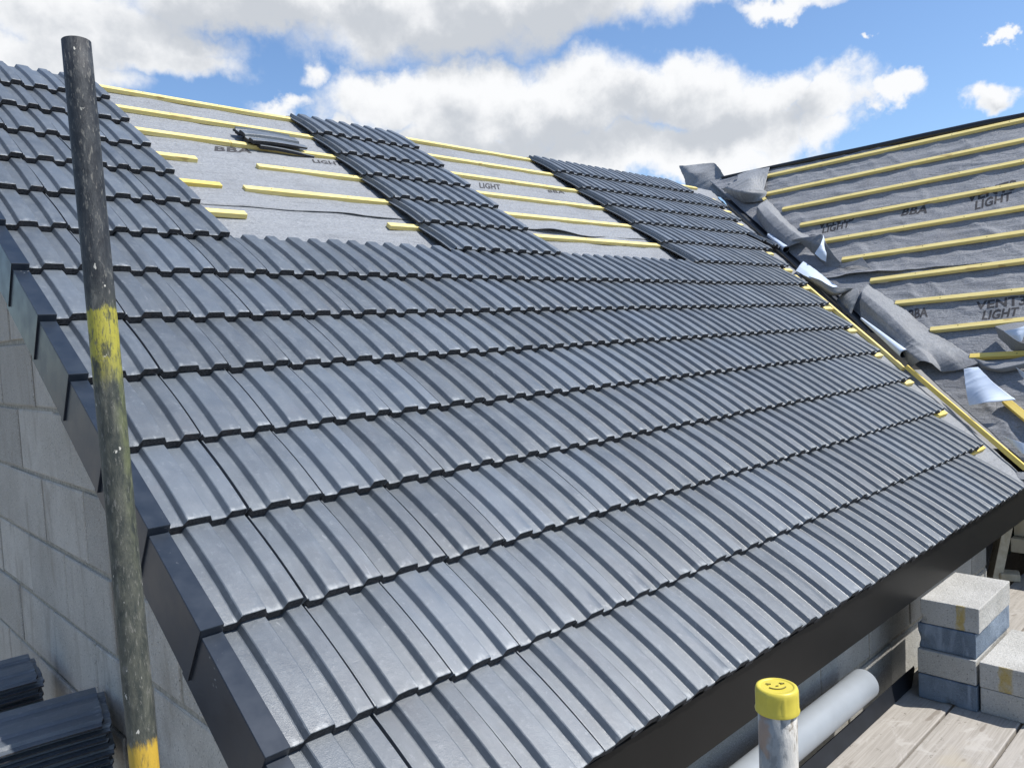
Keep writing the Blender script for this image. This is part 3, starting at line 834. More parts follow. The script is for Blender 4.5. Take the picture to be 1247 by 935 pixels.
def side_words(j, i):
    if j < 8:
        return 'dark grey tile, %s from the left verge in the %s course above the eaves' % (ordw(i), ordw(j))
    up = {8: 'lowest', 9: 'second', 10: 'third', 11: 'fourth', 12: 'fifth', 13: 'top'}[j]
    if i < 4:
        return 'dark grey tile in the %s row of the left patch, %s from the verge' % (up, ordw(i))
    if i < 15:
        return 'dark grey tile in the %s row of the middle patch, %s from its left edge' % (up, ordw(i - 10))
    return 'dark grey tile in the %s row of the right patch, %s from its left edge' % (up, ordw(i - 21))
GROUPW = 'concrete tiles laid in courses on the roof'
def put_tile(i, j):
    x = i * TW * kx(i, j)
    w = ((i + 1) * TW * kx(i + 1, j) - x) / TW
    o = bpy.data.objects.new('concrete_tile', rt.choice(TILES)); COL.objects.link(o)
    m = Matrix.Translation(roof(x + rt.uniform(-.0016, .0016), j * G + rt.uniform(-.0032, .0032), rt.uniform(-0.0010, 0.0012))) @ ROOF_ROT @ Matrix.Rotation(rt.uniform(-.006, .006), 4, 'Z') @ Matrix.Rotation(rt.uniform(-.004, .004), 4, 'Y')
    m = m @ Matrix.Diagonal((w, 1, 1, 1))
    o.matrix_world = m
    tag(o, side_words(j, i), 'concrete tile', GROUPW)
for j in range(14):
    for i in range(NCOL[j]):
        if j >= 8 and (4 <= i < 10 or 14 <= i < 21): continue
        if j == 13 and i > 30: continue
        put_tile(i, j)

# verge caps ------------------------------------------------------
def cap_mesh(seed):
    t = 0.003
    W0, W1 = -0.0294, 0.0150
    L0, L1 = -0.012, G + 0.030
    def zl(y): return -0.024 * y / G + 0.0045
    V, F = [], []
    def quad_box(pts8):
        k = len(V); V.extend(pts8)
        for q in ((0, 1, 2, 3), (4, 7, 6, 5), (0, 4, 5, 1), (1, 5, 6, 2), (2, 6, 7, 3), (3, 7, 4, 0)):
            F.append(tuple(k + i for i in q))
    fl = 0.007     # the lower end stands further out than the upper end
    def slab(a0, b0, a1, b1, zt0, zt1, zb0, zb1):
        quad_box([(a0, L0, zb0), (b0, L0, zb0), (b1, L1, zb1), (a1, L1, zb1), (a0, L0, zt0), (b0, L0, zt0), (b1, L1, zt1), (a1, L1, zt1)])
    z0, z1 = zl(L0), zl(L1)
    slab(W0 - fl, W1, W0, W1, z0, z1, z0 - t, z1 - t)                       # top
    D = 0.160
    slab(W0 - fl, W0 - fl + t, W0, W0 + t, z0 - t, z1 - t, z0 - D, z1 - D)  # side
    # nose plate closing the top end, and the narrow return of the side
    def plate(a, b, za, zb):
        quad_box([(a, L0, zb), (b, L0, zb), (b, L0 + t, zb), (a, L0 + t, zb), (a, L0, za), (b, L0, za), (b, L0 + t, za), (a, L0 + t, za)])
    plate(W0 - fl, W1, z0 - t, z0 - 0.028)
    plate(W0 - fl, W0 - fl + 0.020, z0 - 0.028, z0 - D)
    me = mesh_from('verge_cap', V, F, [M_CAP])
    bm = bmesh.new(); bm.from_mesh(me)
    bmesh.ops.bevel(bm, geom=bm.edges[:], offset=0.0008, segments=1, affect='EDGES')
    bm.to_mesh(me); bm.free()
    return me
CAPM = cap_mesh(0)
for j in range(14):
    o = bpy.data.objects.new('verge_cap', CAPM); COL.objects.link(o)
    o.matrix_world = Matrix.Translation(roof(rt.uniform(-.001, .001), j * G, 0.0)) @ ROOF_ROT @ Matrix.Rotation(rt.uniform(-.004, .004), 4, 'Z')
    tag(o, 'dark plastic verge cap closing the left end of the %s course above the eaves' % ordw(j), 'verge cap', 'plastic caps down the left verge')

# loose tiles -------------------------------------------------------
def loose_tile(m, label, cat='concrete tile', group=None, name='concrete_tile'):
    o = bpy.data.objects.new(name, rt.choice(TILES)); COL.objects.link(o); o.matrix_world = m
    tag(o, label, cat, group); return o
m0 = Matrix.Translation(roof(1.445, 3.93, -0.012)) @ ROOF_ROT @ Matrix.Rotation(math.radians(-84), 4, 'Z') @ Matrix.Rotation(math.radians(3), 4, 'X')
loose_tile(m0, 'upper of two loose dark tiles lying sideways on the membrane between the top battens', group='two loose tiles on the bare membrane')
m1 = Matrix.Translation(roof(1.50, 3.925, -0.034)) @ ROOF_ROT @ Matrix.Rotation(math.radians(-86), 4, 'Z')
loose_tile(m1, 'under one of two loose dark tiles lying sideways on the membrane between the top battens', group='two loose tiles on the bare membrane')

# stacks of tiles on the left scaffold
M_STK = M_TILE
def stack(xr, y0, ztop, n, rot, words, seed):
    rnd = random.Random(seed)
    for k in range(n):
        z = ztop - k * 0.0200
        dx = rnd.uniform(-0.012, 0.006) + (0.012 if k else 0)
        m = Matrix.Translation((xr + dx, y0 + rnd.uniform(-.006, .006), z)) @ Matrix.Rotation(math.radians(rot + rnd.uniform(-1.5, 1.5)), 4, 'Z') @ Matrix.Rotation(PI / 2, 4, 'Z') @ Matrix.Diagonal((1.12, 1, 0.42, 1))
        wrd = 'topmost' if k == 0 else ordw(k) + ' from the top'
        loose_tile(m, 'dark grey tile, %s of the %s on the left scaffold' % (wrd, words), group='tiles stacked on the left scaffold')
stack(-0.052, 1.13, -0.024, 9, -11, 'nearer stack', 3)
stack(-0.075, 1.73, -0.070, 7, -7, 'farther stack', 5)
lb = link('scaffold_board', box_mesh('scaffold_board', (-2.2, 0.85, -0.32), (-0.06, 1.075, -0.282), [M_BOARD], 0.004)); tag(lb, 'timber board nearest the viewer under the stacked tiles on the left', 'scaffold board', 'scaffold boards')
lb = link('scaffold_board', box_mesh('scaffold_board', (-2.2, 1.083, -0.32), (-0.06, 1.308, -0.282), [M_BOARD], 0.004)); tag(lb, 'timber board under the nearer tile stack on the left', 'scaffold board', 'scaffold boards')
lb = link('scaffold_board', box_mesh('scaffold_board', (-2.2, 1.70, -0.32), (-0.06, 1.925, -0.282), [M_BOARD], 0.004)); tag(lb, 'timber board under the farther tile stack on the left', 'scaffold board', 'scaffold boards')

# ================================================================ scaffold tubes
PT = Vector((-0.19695, 0.45337, 1.4825)); PB = Vector((-0.20927, 0.35886, 0.19381))
d = (PB - PT).normalized()
foot = PT + d * (PT.z + 3.0) / -d.z
# material of this tube is laid out by height, so it is built in two steps: mesh origin sits at z = 0
a0 = PT + d * (PT.z / -d.z)
def tube_z(name, top, bottom, r, mat, z_at):
    """tube whose local Z = 0 lies at the point z_at of its axis"""
    ax = (top - bottom).normalized()
    lo = (bottom - z_at).dot(ax); hi = (top - z_at).dot(ax)
    seg, rings = 40, 60
    V, F = [], []
    for i in range(rings + 1):
        z = lo + (hi - lo) * i / rings
        for k in range(seg):
            t = 2 * PI * k / seg
            rr = r + 0.0006 * noise.noise(Vector((math.cos(t) * 2, math.sin(t) * 2, z * 7)))
            V.append((rr * math.cos(t), rr * math.sin(t), z))
    for i in range(rings):
        for k in range(seg):
            k2 = (k + 1) % seg; F.append((i * seg + k, i * seg + k2, (i + 1) * seg + k2, (i + 1) * seg + k))
    n = len(V); ri = r - 0.004
    for z in (hi, hi - 0.3):
        for k in range(seg):
            t = 2 * PI * k / seg; V.append((ri * math.cos(t), ri * math.sin(t), z))
    for k in range(seg):
        k2 = (k + 1) % seg
        F.append((rings * seg + k, rings * seg + k2, n + k2, n + k)); F.append((n + k, n + k2, n + seg + k2, n + seg + k))
    F.append(tuple(n + seg + k for k in range(seg))); F.append(tuple(reversed(range(seg))))
    o = link(name, mesh_from(name, V, F, [mat], None, True))
    x = Vector((1, 0, 0)); x = (x - ax * x.dot(ax)).normalized(); y = ax.cross(x)
    m = Matrix((x, y, ax)).transposed().to_4x4(); m.translation = z_at
    o.matrix_world = m
    return o
pl = tube_z('scaffold_tube', PT, foot, 0.02415, M_POLE_L, a0)
tag(pl, 'tall dark weathered scaffold tube with a flaking yellow band in front of the gable', 'scaffold tube', 'upright scaffold tubes')
rp_top = Vector((0.2295, -0.6262, 0.462)); rp_bot = Vector((0.180, -0.640, -3.0))
rp = empty('scaffold_tube', rp_bot)
rp2 = tube_z('tube', rp_top, rp_bot, 0.0236, M_POLE_R, rp_top)
mw = rp2.matrix_world.copy(); rp2.parent = rp; rp2.matrix_parent_inverse = Matrix.Identity(4); rp2.matrix_basis = Matrix.Translation(-rp_bot) @ mw
tag(rp, 'short paint-splashed scaffold tube with a yellow cap beside the eaves', 'scaffold tube', 'upright scaffold tubes')
# cap
V, F = [], []
seg = 96
rings = [(0.0268, -0.031), (0.0272, -0.029), (0.0262, -0.026), (0.0262, -0.008), (0.0260, -0.004), (0.0248, -0.0008), (0.0232, 0.0), (0.0205, 0.0002), (0.0200, -0.0008), (0.0190, -0.0009), (0.0, -0.0006)]
for ri, (r, zz) in enumerate(rings[:-1]):
    for k in range(seg):
        t = 2 * PI * k / seg
        rib = 0.0007 if (ri in (2, 3) and (k // 2) % 6 == 0) else 0.0
        V.append(((r + rib) * math.cos(t), (r + rib) * math.sin(t), zz))
nr = len(rings) - 1
for i in range(nr - 1):
    for k in range(seg):
        k2 = (k + 1) % seg; F.append((i * seg + k, i * seg + k2, (i + 1) * seg + k2, (i + 1) * seg + k))
F.append(tuple((nr - 1) * seg + k for k in range(seg)))
cme = mesh_from('end_cap', V, F, [M_YCAP], None, True)
cap_top = rp_top + (rp_top - rp_bot).normalized() * 0.006
capo = link('end_cap', cme, rp); capo.location = cap_top - rp_bot
capo['label'] = 'yellow plastic cap with a smiling face on top'
# smiling face: moulded lines on the cap, turned to the viewer
cb = bmesh.new()
face_rot = math.atan2(r0.y, r0.x)
def stroke(pts, w, z=0.0002):
    vs = []
    for i, p in enumerate(pts):
        q = pts[min(i + 1, len(pts) - 1)]; pr = pts[max(i - 1, 0)]
        dx, dy = q[0] - pr[0], q[1] - pr[1]; l = math.hypot(dx, dy) or 1
        nx, ny = -dy / l * w, dx / l * w
        vs.append([cb.verts.new((p[0] + nx, p[1] + ny, z)), cb.verts.new((p[0] - nx, p[1] - ny, z)), cb.verts.new((p[0] + nx, p[1] + ny, z - 0.0012)), cb.verts.new((p[0] - nx, p[1] - ny, z - 0.0012))])
    for a, b in zip(vs, vs[1:]):
        cb.faces.new((a[0], a[1], b[1], b[0])); cb.faces.new((a[0], b[0], b[2], a[2])); cb.faces.new((a[1], a[3], b[3], b[1]))
def arc(cx, cy, r, a0, a1, n=10, sy=1.0):
    return [(cx + r * math.cos(math.radians(a0 + (a1 - a0) * i / n)), cy + r * sy * math.sin(math.radians(a0 + (a1 - a0) * i / n))) for i in range(n + 1)]
stroke(arc(0, 0.004, 0.0125, 215, 325, sy=1.05), 0.0006)
for sx in (-1, 1):
    stroke([(sx * 0.0085 - 0.003, 0.0075), (sx * 0.0085 + 0.003, 0.0055)], 0.0005)
    stroke([(sx * 0.0085 - 0.002, 0.0040), (sx * 0.0085 + 0.003, 0.0062)], 0.0005)
stroke([(-0.001, -0.0005), (0.0022, 0.0)], 0.0006)
fo2 = link('smiling_face', bm_mesh('smiling_face', cb, [M_INK]), capo); fo2.rotation_euler = (0, 0, face_rot); fo2.location = (0, 0, 0.0002)

# ================================================================ scaffold deck and what lies on it
DZ = -0.617
edges = [0.135, -0.090, -0.322, -0.553, -0.785, -1.016]
for k, y1 in enumerate(edges[:-1]):
    y0 = edges[k + 1] + 0.010
    x0, x1 = 0.9 + 0.13 * (k % 2), 4.9 + 0.0 * k
    bm = bmesh.new(); bev_box(bm, (0, 0, -0.038), (x1 - x0, y1 - y0, 0), 0.004, 2)
    o = link('scaffold_board', bm_mesh('scaffold_board', bm, [M_BOARD]), loc=(x0, y0, DZ)); o.rotation_euler = (0, rt.uniform(-.0006, .0006), 0)
    tag(o, 'weathered deck board, %s out from the front wall' % ordw(k), 'scaffold board', 'scaffold boards')
for k, y1 in enumerate(edges[:-1]):
    y0 = edges[k + 1] + 0.010
    o = link('scaffold_board', box_mesh('scaffold_board', (0, 0, -0.038), (3.0, y1 - y0, 0), [M_BOARD], 0.004), loc=(4.92, y0, DZ - 0.002))
    tag(o, 'far deck board beyond the timber prop, %s out from the house' % ordw(k), 'scaffold board', 'scaffold boards')

def loose_block(x, y, z, mat, label, rot=0.0, seed=1, chip=None):
    rnd = random.Random(seed)
    bm = bmesh.new(); bev_box(bm, (0, 0, 0.0006), (0.440, 0.213, 0.0995), 0.004, 2)
    bmesh.ops.subdivide_edges(bm, edges=[e for e in bm.edges if e.calc_length() > 0.05], cuts=9, use_grid_fill=True)
    for v in bm.verts:
        n = noise.noise(Vector((v.co.x * 30, v.co.y * 30, v.co.z * 30 + seed)))
        edge = (min(v.co.x, 0.44 - v.co.x) < 0.006) + (min(v.co.y, 0.213 - v.co.y) < 0.006) + (min(v.co.z, 0.1 - v.co.z) < 0.006)
        k = 0.0006 if edge < 2 else 0.0022
        c = Vector((0.22, 0.106, 0.05))
        v.co += (v.co - c).normalized() * (-abs(n) * k)
        if chip:
            dd = (v.co - Vector(chip[:3])).length
            if dd < chip[3]: v.co += (c - v.co).normalized() * (chip[3] - dd) * 0.45
    o = link('concrete_block', bm_mesh('concrete_block', bm, [mat]), loc=(x, y, z)); o.rotation_euler = (0, 0, rot)
    tag(o, label, 'concrete block', 'loose blocks stacked on the deck')
bx, by = 2.640, -0.172
loose_block(bx, by, DZ, M_BBLOCK, 'blue-grey block lying on the deck at the bottom of the taller stack', 0.0, 1, (0.0, 0.10, 0.0, 0.03))
loose_block(bx + 0.008, by + 0.004, DZ + 0.1, M_LBLOCK, 'plain grey block, second from the bottom of the taller stack', 0.006, 2)
loose_block(bx + 0.022, by + 0.006, DZ + 0.2, M_BBLOCK, 'blue-stained block, second from the top of the taller stack', -0.012, 3, (0.0, 0.213, 0.03, 0.035))
loose_block(bx + 0.030, by - 0.004, DZ + 0.3, M_LBLOCK_M, 'speckled grey block with a yellow mark on top of the taller stack', 0.008, 4, (0.0, 0.213, 0.02, 0.02))
loose_block(bx + 0.012, by - 0.221, DZ, M_LBLOCK, 'plain grey block lying on the deck at the foot of the lower stack', 0.0, 5)
loose_block(bx + 0.010, by - 0.219, DZ + 0.1, M_LBLOCK_M2, 'grey block with a yellow smear on top of the lower stack', -0.004, 6)

# pale pipe
pa, pb = [Vector(p) for p in [[2.2831, 0.118, -0.466], [1.5283, 0.118, -0.4474]]]
pdir = (pb - pa).normalized()
def pipe_mesh(name, a, b, r, mat, t=0.004):
    ax = (b - a).normalized(); x = Vector((0, 0, 1)); x = (x - ax * x.dot(ax)).normalized(); y = ax.cross(x)
    V, F = [], []; seg = 56
    ln = (b - a).length
    st = [(0.0, r - t), (0.0, r - 0.0015), (0.002, r), (ln, r), (ln, r - t)]
    nl = 14
    st = [(0.25, r - t), (0.0, r - t), (0.0, r - 0.0012), (0.0015, r)] + [(ln * k / nl, r) for k in range(1, nl + 1)] + [(ln, r - t), (ln - 0.25, r - t)]
    for (z, rr) in st:
        for k in range(seg):
            th = 2 * PI * k / seg
            q = rr * (1 + 0.02 * math.sin(2 * th + z * 2.0) + 0.008 * noise.noise(Vector((math.cos(th), math.sin(th), z * 5))))
            V.append(a + ax * z + x * q * math.cos(th) + y * q * math.sin(th))
    for i in range(len(st) - 1):
        for k in range(seg):
            k2 = (k + 1) % seg; F.append((i * seg + k, (i + 1) * seg + k, (i + 1) * seg + k2, i * seg + k2))
    return link(name, mesh_from(name, V, F, [mat], None, True))
pb2 = pa + Vector((-1, 0, 0.008)).normalized() * 2.0
po = pipe_mesh('plastic_pipe', pa + Vector((0.02, 0, 0)), pb2, 0.055, M_PIPE)
tag(po, 'pale blue-grey plastic pipe lying along the foot of the front wall', 'pipe')
# dark angle trim in front of the pipe
V, F = [], []
x0, x1, x2 = 1.2, 2.70, 2.80
prof = [(0.128, DZ + 0.001), (0.090, DZ + 0.002), (0.088, DZ + 0.004), (0.108, DZ + 0.060), (0.111, DZ + 0.060), (0.093, DZ + 0.006), (0.128, DZ + 0.005)]
for x in (x0, x1):
    for (y, z) in prof: V.append((x, y, z))
for (y, z) in prof: V.append((x2, y * 0.15 + 0.112 * 0.85, z * 0.25 + (DZ + 0.056) * 0.75))
m = len(prof)
for s in range(2):
    for k in range(m):
        k2 = (k + 1) % m; F.append((s * m + k, (s + 1) * m + k, (s + 1) * m + k2, s * m + k2))
F.append(tuple(range(m))); F.append(tuple(2 * m + k for k in reversed(range(m))))
to = link('angle_trim', mesh_from('angle_trim', V, F, [M_TRIM])); tag(to, 'long dark plastic angle trim lying on the deck beside the pale pipe', 'trim')

# prop and offcut
pr = beam('timber_prop', (4.44, 0.235, DZ), (4.60, 0.175, -0.12), 0.050, 0.095, (1, 0.6, 0), M_STUD)
tag(pr, 'pale sawn timber leaning up under the far end of the eaves', 'timber prop')
oc = link('timber_offcut', box_mesh('timber_offcut', (0, 0, 0), (0.10, 0.10, 0.045), [M_STUD], 0.008, 2), loc=(4.43, 0.10, DZ)); oc.rotation_euler = (0, 0, 0.3)
tag(oc, 'short timber offcut lying at the foot of the leaning prop', 'offcut')
# dark green shrub in the gap
rg = random.Random(4)
V, F = [], []
for k in range(900):
    c = Vector((5.0 + rg.gauss(0, .10), 0.12 + rg.gauss(0, 0.13), DZ + 0.02 + abs(rg.gauss(0, .08)) + 0.02))
    s = rg.uniform(0.008, 0.022)
    a = Vector((rg.gauss(0, 1), rg.gauss(0, 1), rg.gauss(0, 1))).normalized(); b = a.orthogonal().normalized()
    n = len(V); V += [c - a * s, c + b * s * .5, c + a * s, c - b * s * .5]; F.append((n, n + 1, n + 2, n + 3))
so = link('leafy_shrub', mesh_from('leafy_shrub', V, F, [M_GREEN])); tag(so, 'dark green leafy growth in the gap behind the timber rail', 'shrub')

# ================================================================ loose membrane in the valley
SH = {'standing': [[[7.7432, 4.4577, 2.9095], [7.6934, 4.3201, 2.878], [7.7377, 4.1874, 2.8776], [7.6965, 3.95, 2.8404], [7.5322, 3.7682, 2.719]], [[7.6567, 4.369, 2.8044], [7.5461, 4.1604, 2.745], [7.5414, 3.991, 2.7138], [7.5517, 3.8135, 2.6827], [7.3366, 3.5652, 2.5155]], [[7.5954, 4.2864, 2.6952], [7.4971, 4.0996, 2.6334], [7.4485, 3.9055, 2.5761], [7.4233, 3.7095, 2.5398], [7.2782, 3.4733, 2.4223]], [[7.5204, 4.2198, 2.5602], [7.4188, 4.0331, 2.4819], [7.3426, 3.8244, 2.4131], [7.2629, 3.5897, 2.3412], [7.1286, 3.3144, 2.2334]]], 'ridge_fold': [[[7.3633, 3.4563, 2.58], [7.388, 3.2707, 2.6023], [7.4065, 3.0877, 2.6055]], [[7.1307, 3.3365, 2.4643], [7.0574, 3.1321, 2.4386], [7.0198, 2.9674, 2.2968]], [[7.0756, 3.4347, 2.4146], [6.8442, 3.1025, 2.2865], [6.9957, 2.9192, 2.2616]], [[7.2169, 3.579, 2.4343], [6.965, 3.1739, 2.207], [6.9273, 2.922, 2.1729]]], 'upper_flap': [[[6.9237, 2.8836, 2.1832], [6.6873, 2.6099, 1.9697], [6.4677, 2.3416, 1.7716], [6.36, 2.1519, 1.6743]], [[6.7994, 2.8726, 2.1383], [6.5597, 2.6209, 1.9624], [6.3625, 2.3695, 1.7843], [6.2415, 2.1658, 1.6482]], [[6.6832, 2.8649, 2.0873], [6.53, 2.6833, 1.9221], [6.3476, 2.4598, 1.7574], [6.2287, 2.2686, 1.6231]], [[6.6977, 2.8761, 1.9926], [6.5594, 2.7352, 1.8678], [6.4276, 2.601, 1.7488], [6.261, 2.3644, 1.5985]]], 'mid_turned': [[[6.2551, 2.3116, 1.674], [6.1945, 2.1503, 1.6731], [6.1718, 1.9825, 1.6796]], [[6.2662, 2.2396, 1.6436], [6.1447, 2.0536, 1.6012], [6.0992, 1.9021, 1.5601]], [[6.248, 2.1481, 1.5732], [6.1298, 1.9905, 1.4935], [6.0623, 1.7764, 1.4056]], [[6.1598, 2.0054, 1.4532], [6.0726, 1.8809, 1.3745], [6.0519, 1.6893, 1.3828]]], 'white_turned': [[[6.1095, 1.9401, 1.6638], [6.0084, 1.918, 1.586], [5.9714, 1.9611, 1.4987]], [[6.0806, 1.9212, 1.6107], [6.0033, 1.8958, 1.5275], [5.9867, 1.912, 1.4451]], [[6.0543, 1.918, 1.5601], [6.0154, 1.881, 1.4845], [6.0213, 1.8853, 1.4225]]], 'small_flap_edge': [[[6.0312, 1.7773, 1.391], [6.0166, 1.6468, 1.4047], [6.0244, 1.582, 1.4253]], [[6.0038, 1.7456, 1.3528], [5.9905, 1.6234, 1.3677], [5.9767, 1.499, 1.3283]]], 'drop_white': [[[6.0062, 2.0818, 1.4493], [5.8584, 1.8918, 1.3428], [5.7567, 1.7171, 1.224]], [[5.9106, 2.0741, 1.4034], [5.7656, 1.8853, 1.2994], [5.7532, 1.6758, 1.1939]], [[5.8474, 2.0742, 1.3598], [5.7373, 1.9077, 1.2873], [5.6878, 1.7012, 1.1888]]], 'drop_grey': [[[5.7996, 1.9938, 1.3166], [5.6816, 1.8055, 1.264], [5.6071, 1.639, 1.1833], [5.7295, 1.5338, 1.1725]], [[5.8285, 1.9868, 1.2888], [5.6735, 1.7963, 1.2163], [5.6011, 1.6376, 1.1375], [5.7355, 1.5561, 1.1645]], [[5.9287, 2.0054, 1.2849], [5.7906, 1.8438, 1.1873], [5.7036, 1.6964, 1.1222], [5.7844, 1.5965, 1.1547]]], 'small_grey': [[[5.7175, 1.6767, 1.0809], [5.7184, 1.6089, 1.1356], [5.7233, 1.5054, 1.167]], [[5.6558, 1.6246, 1.0251], [5.5879, 1.5229, 1.0581], [5.6237, 1.453, 1.1174]], [[5.6175, 1.5702, 0.9636], [5.5553, 1.5116, 0.9614], [5.5621, 1.4954, 0.954]]], 'big_flap': [[[5.8477, 1.4771, 1.1984], [5.6532, 1.1829, 1.0228], [5.4389, 0.895, 0.8293], [5.3144, 0.698, 0.717], [5.1679, 0.4832, 0.5982]], [[5.7573, 1.4675, 1.1707], [5.5374, 1.1653, 0.9856], [5.3164, 0.8881, 0.7862], [5.1926, 0.703, 0.6609], [5.118, 0.5819, 0.5532]], [[5.6751, 1.4544, 1.1369], [5.4529, 1.1817, 0.9632], [5.2358, 0.9265, 0.7673], [5.1542, 0.784, 0.6532], [5.1154, 0.7066, 0.5373]], [[5.6169, 1.4384, 1.0844], [5.43, 1.2212, 0.9291], [5.2527, 0.9983, 0.769], [5.1103, 0.8217, 0.6674], [5.0252, 0.7432, 0.6041]], [[5.5981, 1.4385, 1.027], [5.4584, 1.2569, 0.8873], [5.2937, 1.0695, 0.7521], [5.1201, 0.8994, 0.6628], [5.0517, 0.8188, 0.6146]], [[5.5363, 1.4094, 0.9308], [5.4278, 1.2583, 0.8328], [5.319, 1.1135, 0.7346], [5.2166, 0.988, 0.6422], [5.1456, 0.9155, 0.5646]]], 'tail_strip': [[[5.1546, 0.5276, 0.6266], [5.1447, 0.4291, 0.6042], [5.1631, 0.3402, 0.6073], [5.1901, 0.1786, 0.6452]], [[5.1427, 0.4909, 0.5889], [5.0807, 0.3942, 0.5599], [5.091, 0.3183, 0.5692], [5.1326, 0.1664, 0.6067]], [[5.1425, 0.472, 0.5618], [5.106, 0.3916, 0.5423], [5.1057, 0.3222, 0.5421], [5.1564, 0.1719, 0.5744]]], 'blue_triangle': [[[5.0203, 0.5437, 0.5593], [5.0172, 0.509, 0.57], [5.0224, 0.4629, 0.5746]], [[4.9008, 0.5013, 0.4514], [4.8849, 0.4174, 0.464], [4.9065, 0.3453, 0.4835]], [[4.8265, 0.4629, 0.3439], [4.7963, 0.3404, 0.3705], [4.8685, 0.2175, 0.3818]]], 'box_top': [[[5.3171, 0.4426, 0.8272], [5.3088, 0.3312, 0.8467], [5.3137, 0.2037, 0.851]], [[5.224, 0.3671, 0.797], [5.2233, 0.2927, 0.8099], [5.2296, 0.1857, 0.8156]]], 'box_white': [[[5.1948, 0.3598, 0.7976], [5.1941, 0.2857, 0.8104], [5.2289, 0.2392, 0.8284]], [[5.188, 0.3215, 0.7646], [5.1776, 0.2777, 0.7686], [5.2074, 0.2438, 0.7821]], [[5.1902, 0.2766, 0.7261], [5.1897, 0.2629, 0.7257], [5.195, 0.255, 0.7305]]], 'box_side': [[[5.3139, 0.437, 0.8243], [5.212, 0.3549, 0.7862], [5.1843, 0.2662, 0.7207], [5.1759, 0.1749, 0.7132]], [[5.3673, 0.4323, 0.7512], [5.3131, 0.3714, 0.7023], [5.2662, 0.3137, 0.66], [5.2635, 0.1945, 0.6575]]], 'low_white': [[[5.1101, 0.2774, 0.573], [5.0829, 0.2398, 0.5484], [5.0249, 0.1439, 0.4961]], [[5.1302, 0.2689, 0.5507], [5.0872, 0.2367, 0.5119], [5.0042, 0.1399, 0.437]]], 'corner_white': [[[4.7165, 0.2477, 0.1772], [4.6703, 0.177, 0.1625], [4.6352, 0.0621, 0.1308]], [[4.7023, 0.2187, 0.151], [4.6413, 0.1539, 0.1094], [4.5665, 0.0479, 0.0419]]], 'eave_tail': [[[4.5038, 0.1555, -0.0148], [4.5248, 0.1195, 0.0042], [4.5183, 0.0378, -0.0016]], [[4.5085, 0.1858, -0.0374], [4.4599, 0.1127, -0.0274], [4.4633, 0.026, -0.0244]]]}
CAMV = Vector(CAMC)
def crease(p, t):
    n = len(p); s = t * (n - 1); k = min(int(s), n - 2); f = s - k
    return p[k].lerp(p[k + 1], f)
def catmull(p, t):
    n = len(p)
    if n == 2: return p[0].lerp(p[1], t)
    s = t * (n - 1); k = min(int(s), n - 2); f = s - k
    a = p[k - 1] if k > 0 else p[0] * 2 - p[1]
    b, c = p[k], p[k + 1]
    d = p[k + 2] if k + 2 < n else p[n - 1] * 2 - p[n - 2]
    return 0.5 * ((2 * b) + (c - a) * f + (2 * a - 5 * b + 4 * c - d) * f * f + (3 * b - a - 3 * c + d) * f ** 3)
def flap(name, key, mats, parent=None, nu=54, nv=44, amp=0.006, seed=1.0):
    rows = [[Vector(p) for p in r] for r in SH[key]]
    Gd = []
    for i in range(nu + 1):
        pts = [catmull(r, i / nu) for r in rows]
        Gd.append([catmull(pts, j / nv).lerp(crease(pts, j / nv), 0.6) for j in range(nv + 1)])
    # normals, turned to the viewer's side in the middle of the sheet
    def nrm(i, j):
        a = Gd[min(i + 1, nu)][j] - Gd[max(i - 1, 0)][j]; b = Gd[i][min(j + 1, nv)] - Gd[i][max(j - 1, 0)]
        n = a.cross(b)
        return n.normalized() if n.length > 1e-9 else Vector((0, 0, 1))
    sg = 1 if nrm(nu // 2, nv // 2).dot(CAMV - Gd[nu // 2][nv // 2]) > 0 else -1
    def P(i, j):
        n = nrm(i, j) * sg; p = Gd[i][j]
        al = p.dot(VD); cr = p.dot(YD.cross(NW)) + 0.5 * p.y
        w = noise.noise(Vector((p.x * 6 + seed, p.y * 6, p.z * 6))) * amp * 0.5
        w += max(0, 0.8 - abs(noise.noise(Vector((al * 1.4 + seed, cr * 9, 1.0)))) * 5) * amp * 0.5
        w += max(0, 0.8 - abs(noise.noise(Vector((al * 9 + cr * 6, cr * 4 + seed, 5.0)))) * 6) * amp * 0.15
        w += max(0, 0.8 - abs(noise.noise(Vector((al * 16 - cr * 12, cr * 14 + seed, 9.0)))) * 6) * amp * 0.05
        return p + n * w, n, (i / nu * 0.8 + seed, j / nv * 0.4)
    return sheet(name, P, nu, nv, mats, parent)
def roll(name, a, b, ra, rb, mats, parent=None, turns=1.25):
    a, b = Vector(a), Vector(b); ax = (b - a).normalized()
    up = NW - ax * NW.dot(ax); up.normalize(); sd = ax.cross(up)
    NA_, NL = 26, 16
    def P(i, j):
        f = i / NL; th = 2 * PI * turns * j / NA_ + 1.0
        r = (ra + (rb - ra) * f) * (1 - 0.22 * j / NA_) * (1 + 0.05 * noise.noise(Vector((f * 3, th, 2))))
        n = up * math.sin(th) + sd * math.cos(th)
        return a.lerp(b, f) + n * r, n, (f, j / NA_)
    return sheet(name, P, NL, NA_, mats, parent, thick=0.001)
FL = [M_FLAP, M_WHITE]; WF = [M_WHITE, M_FLAP]; FF = [M_FLAP, M_FLAP]
RO = {'roll_a': [[6.423, 2.615, 1.7581], [6.2351, 2.3517, 1.5885]], 'roll_b': [[5.4692, 1.3762, 0.9241], [5.1638, 0.9634, 0.6618]], 'roll_ridge': [[7.1834, 3.4472, 2.4446], [7.0922, 3.2694, 2.3623]]}
def flap_thing(key, mats, label, **k):
    o = flap('membrane_flap', key, mats, **k); tag(o, label, 'membrane flap', 'loose membrane in the roof valley'); return o
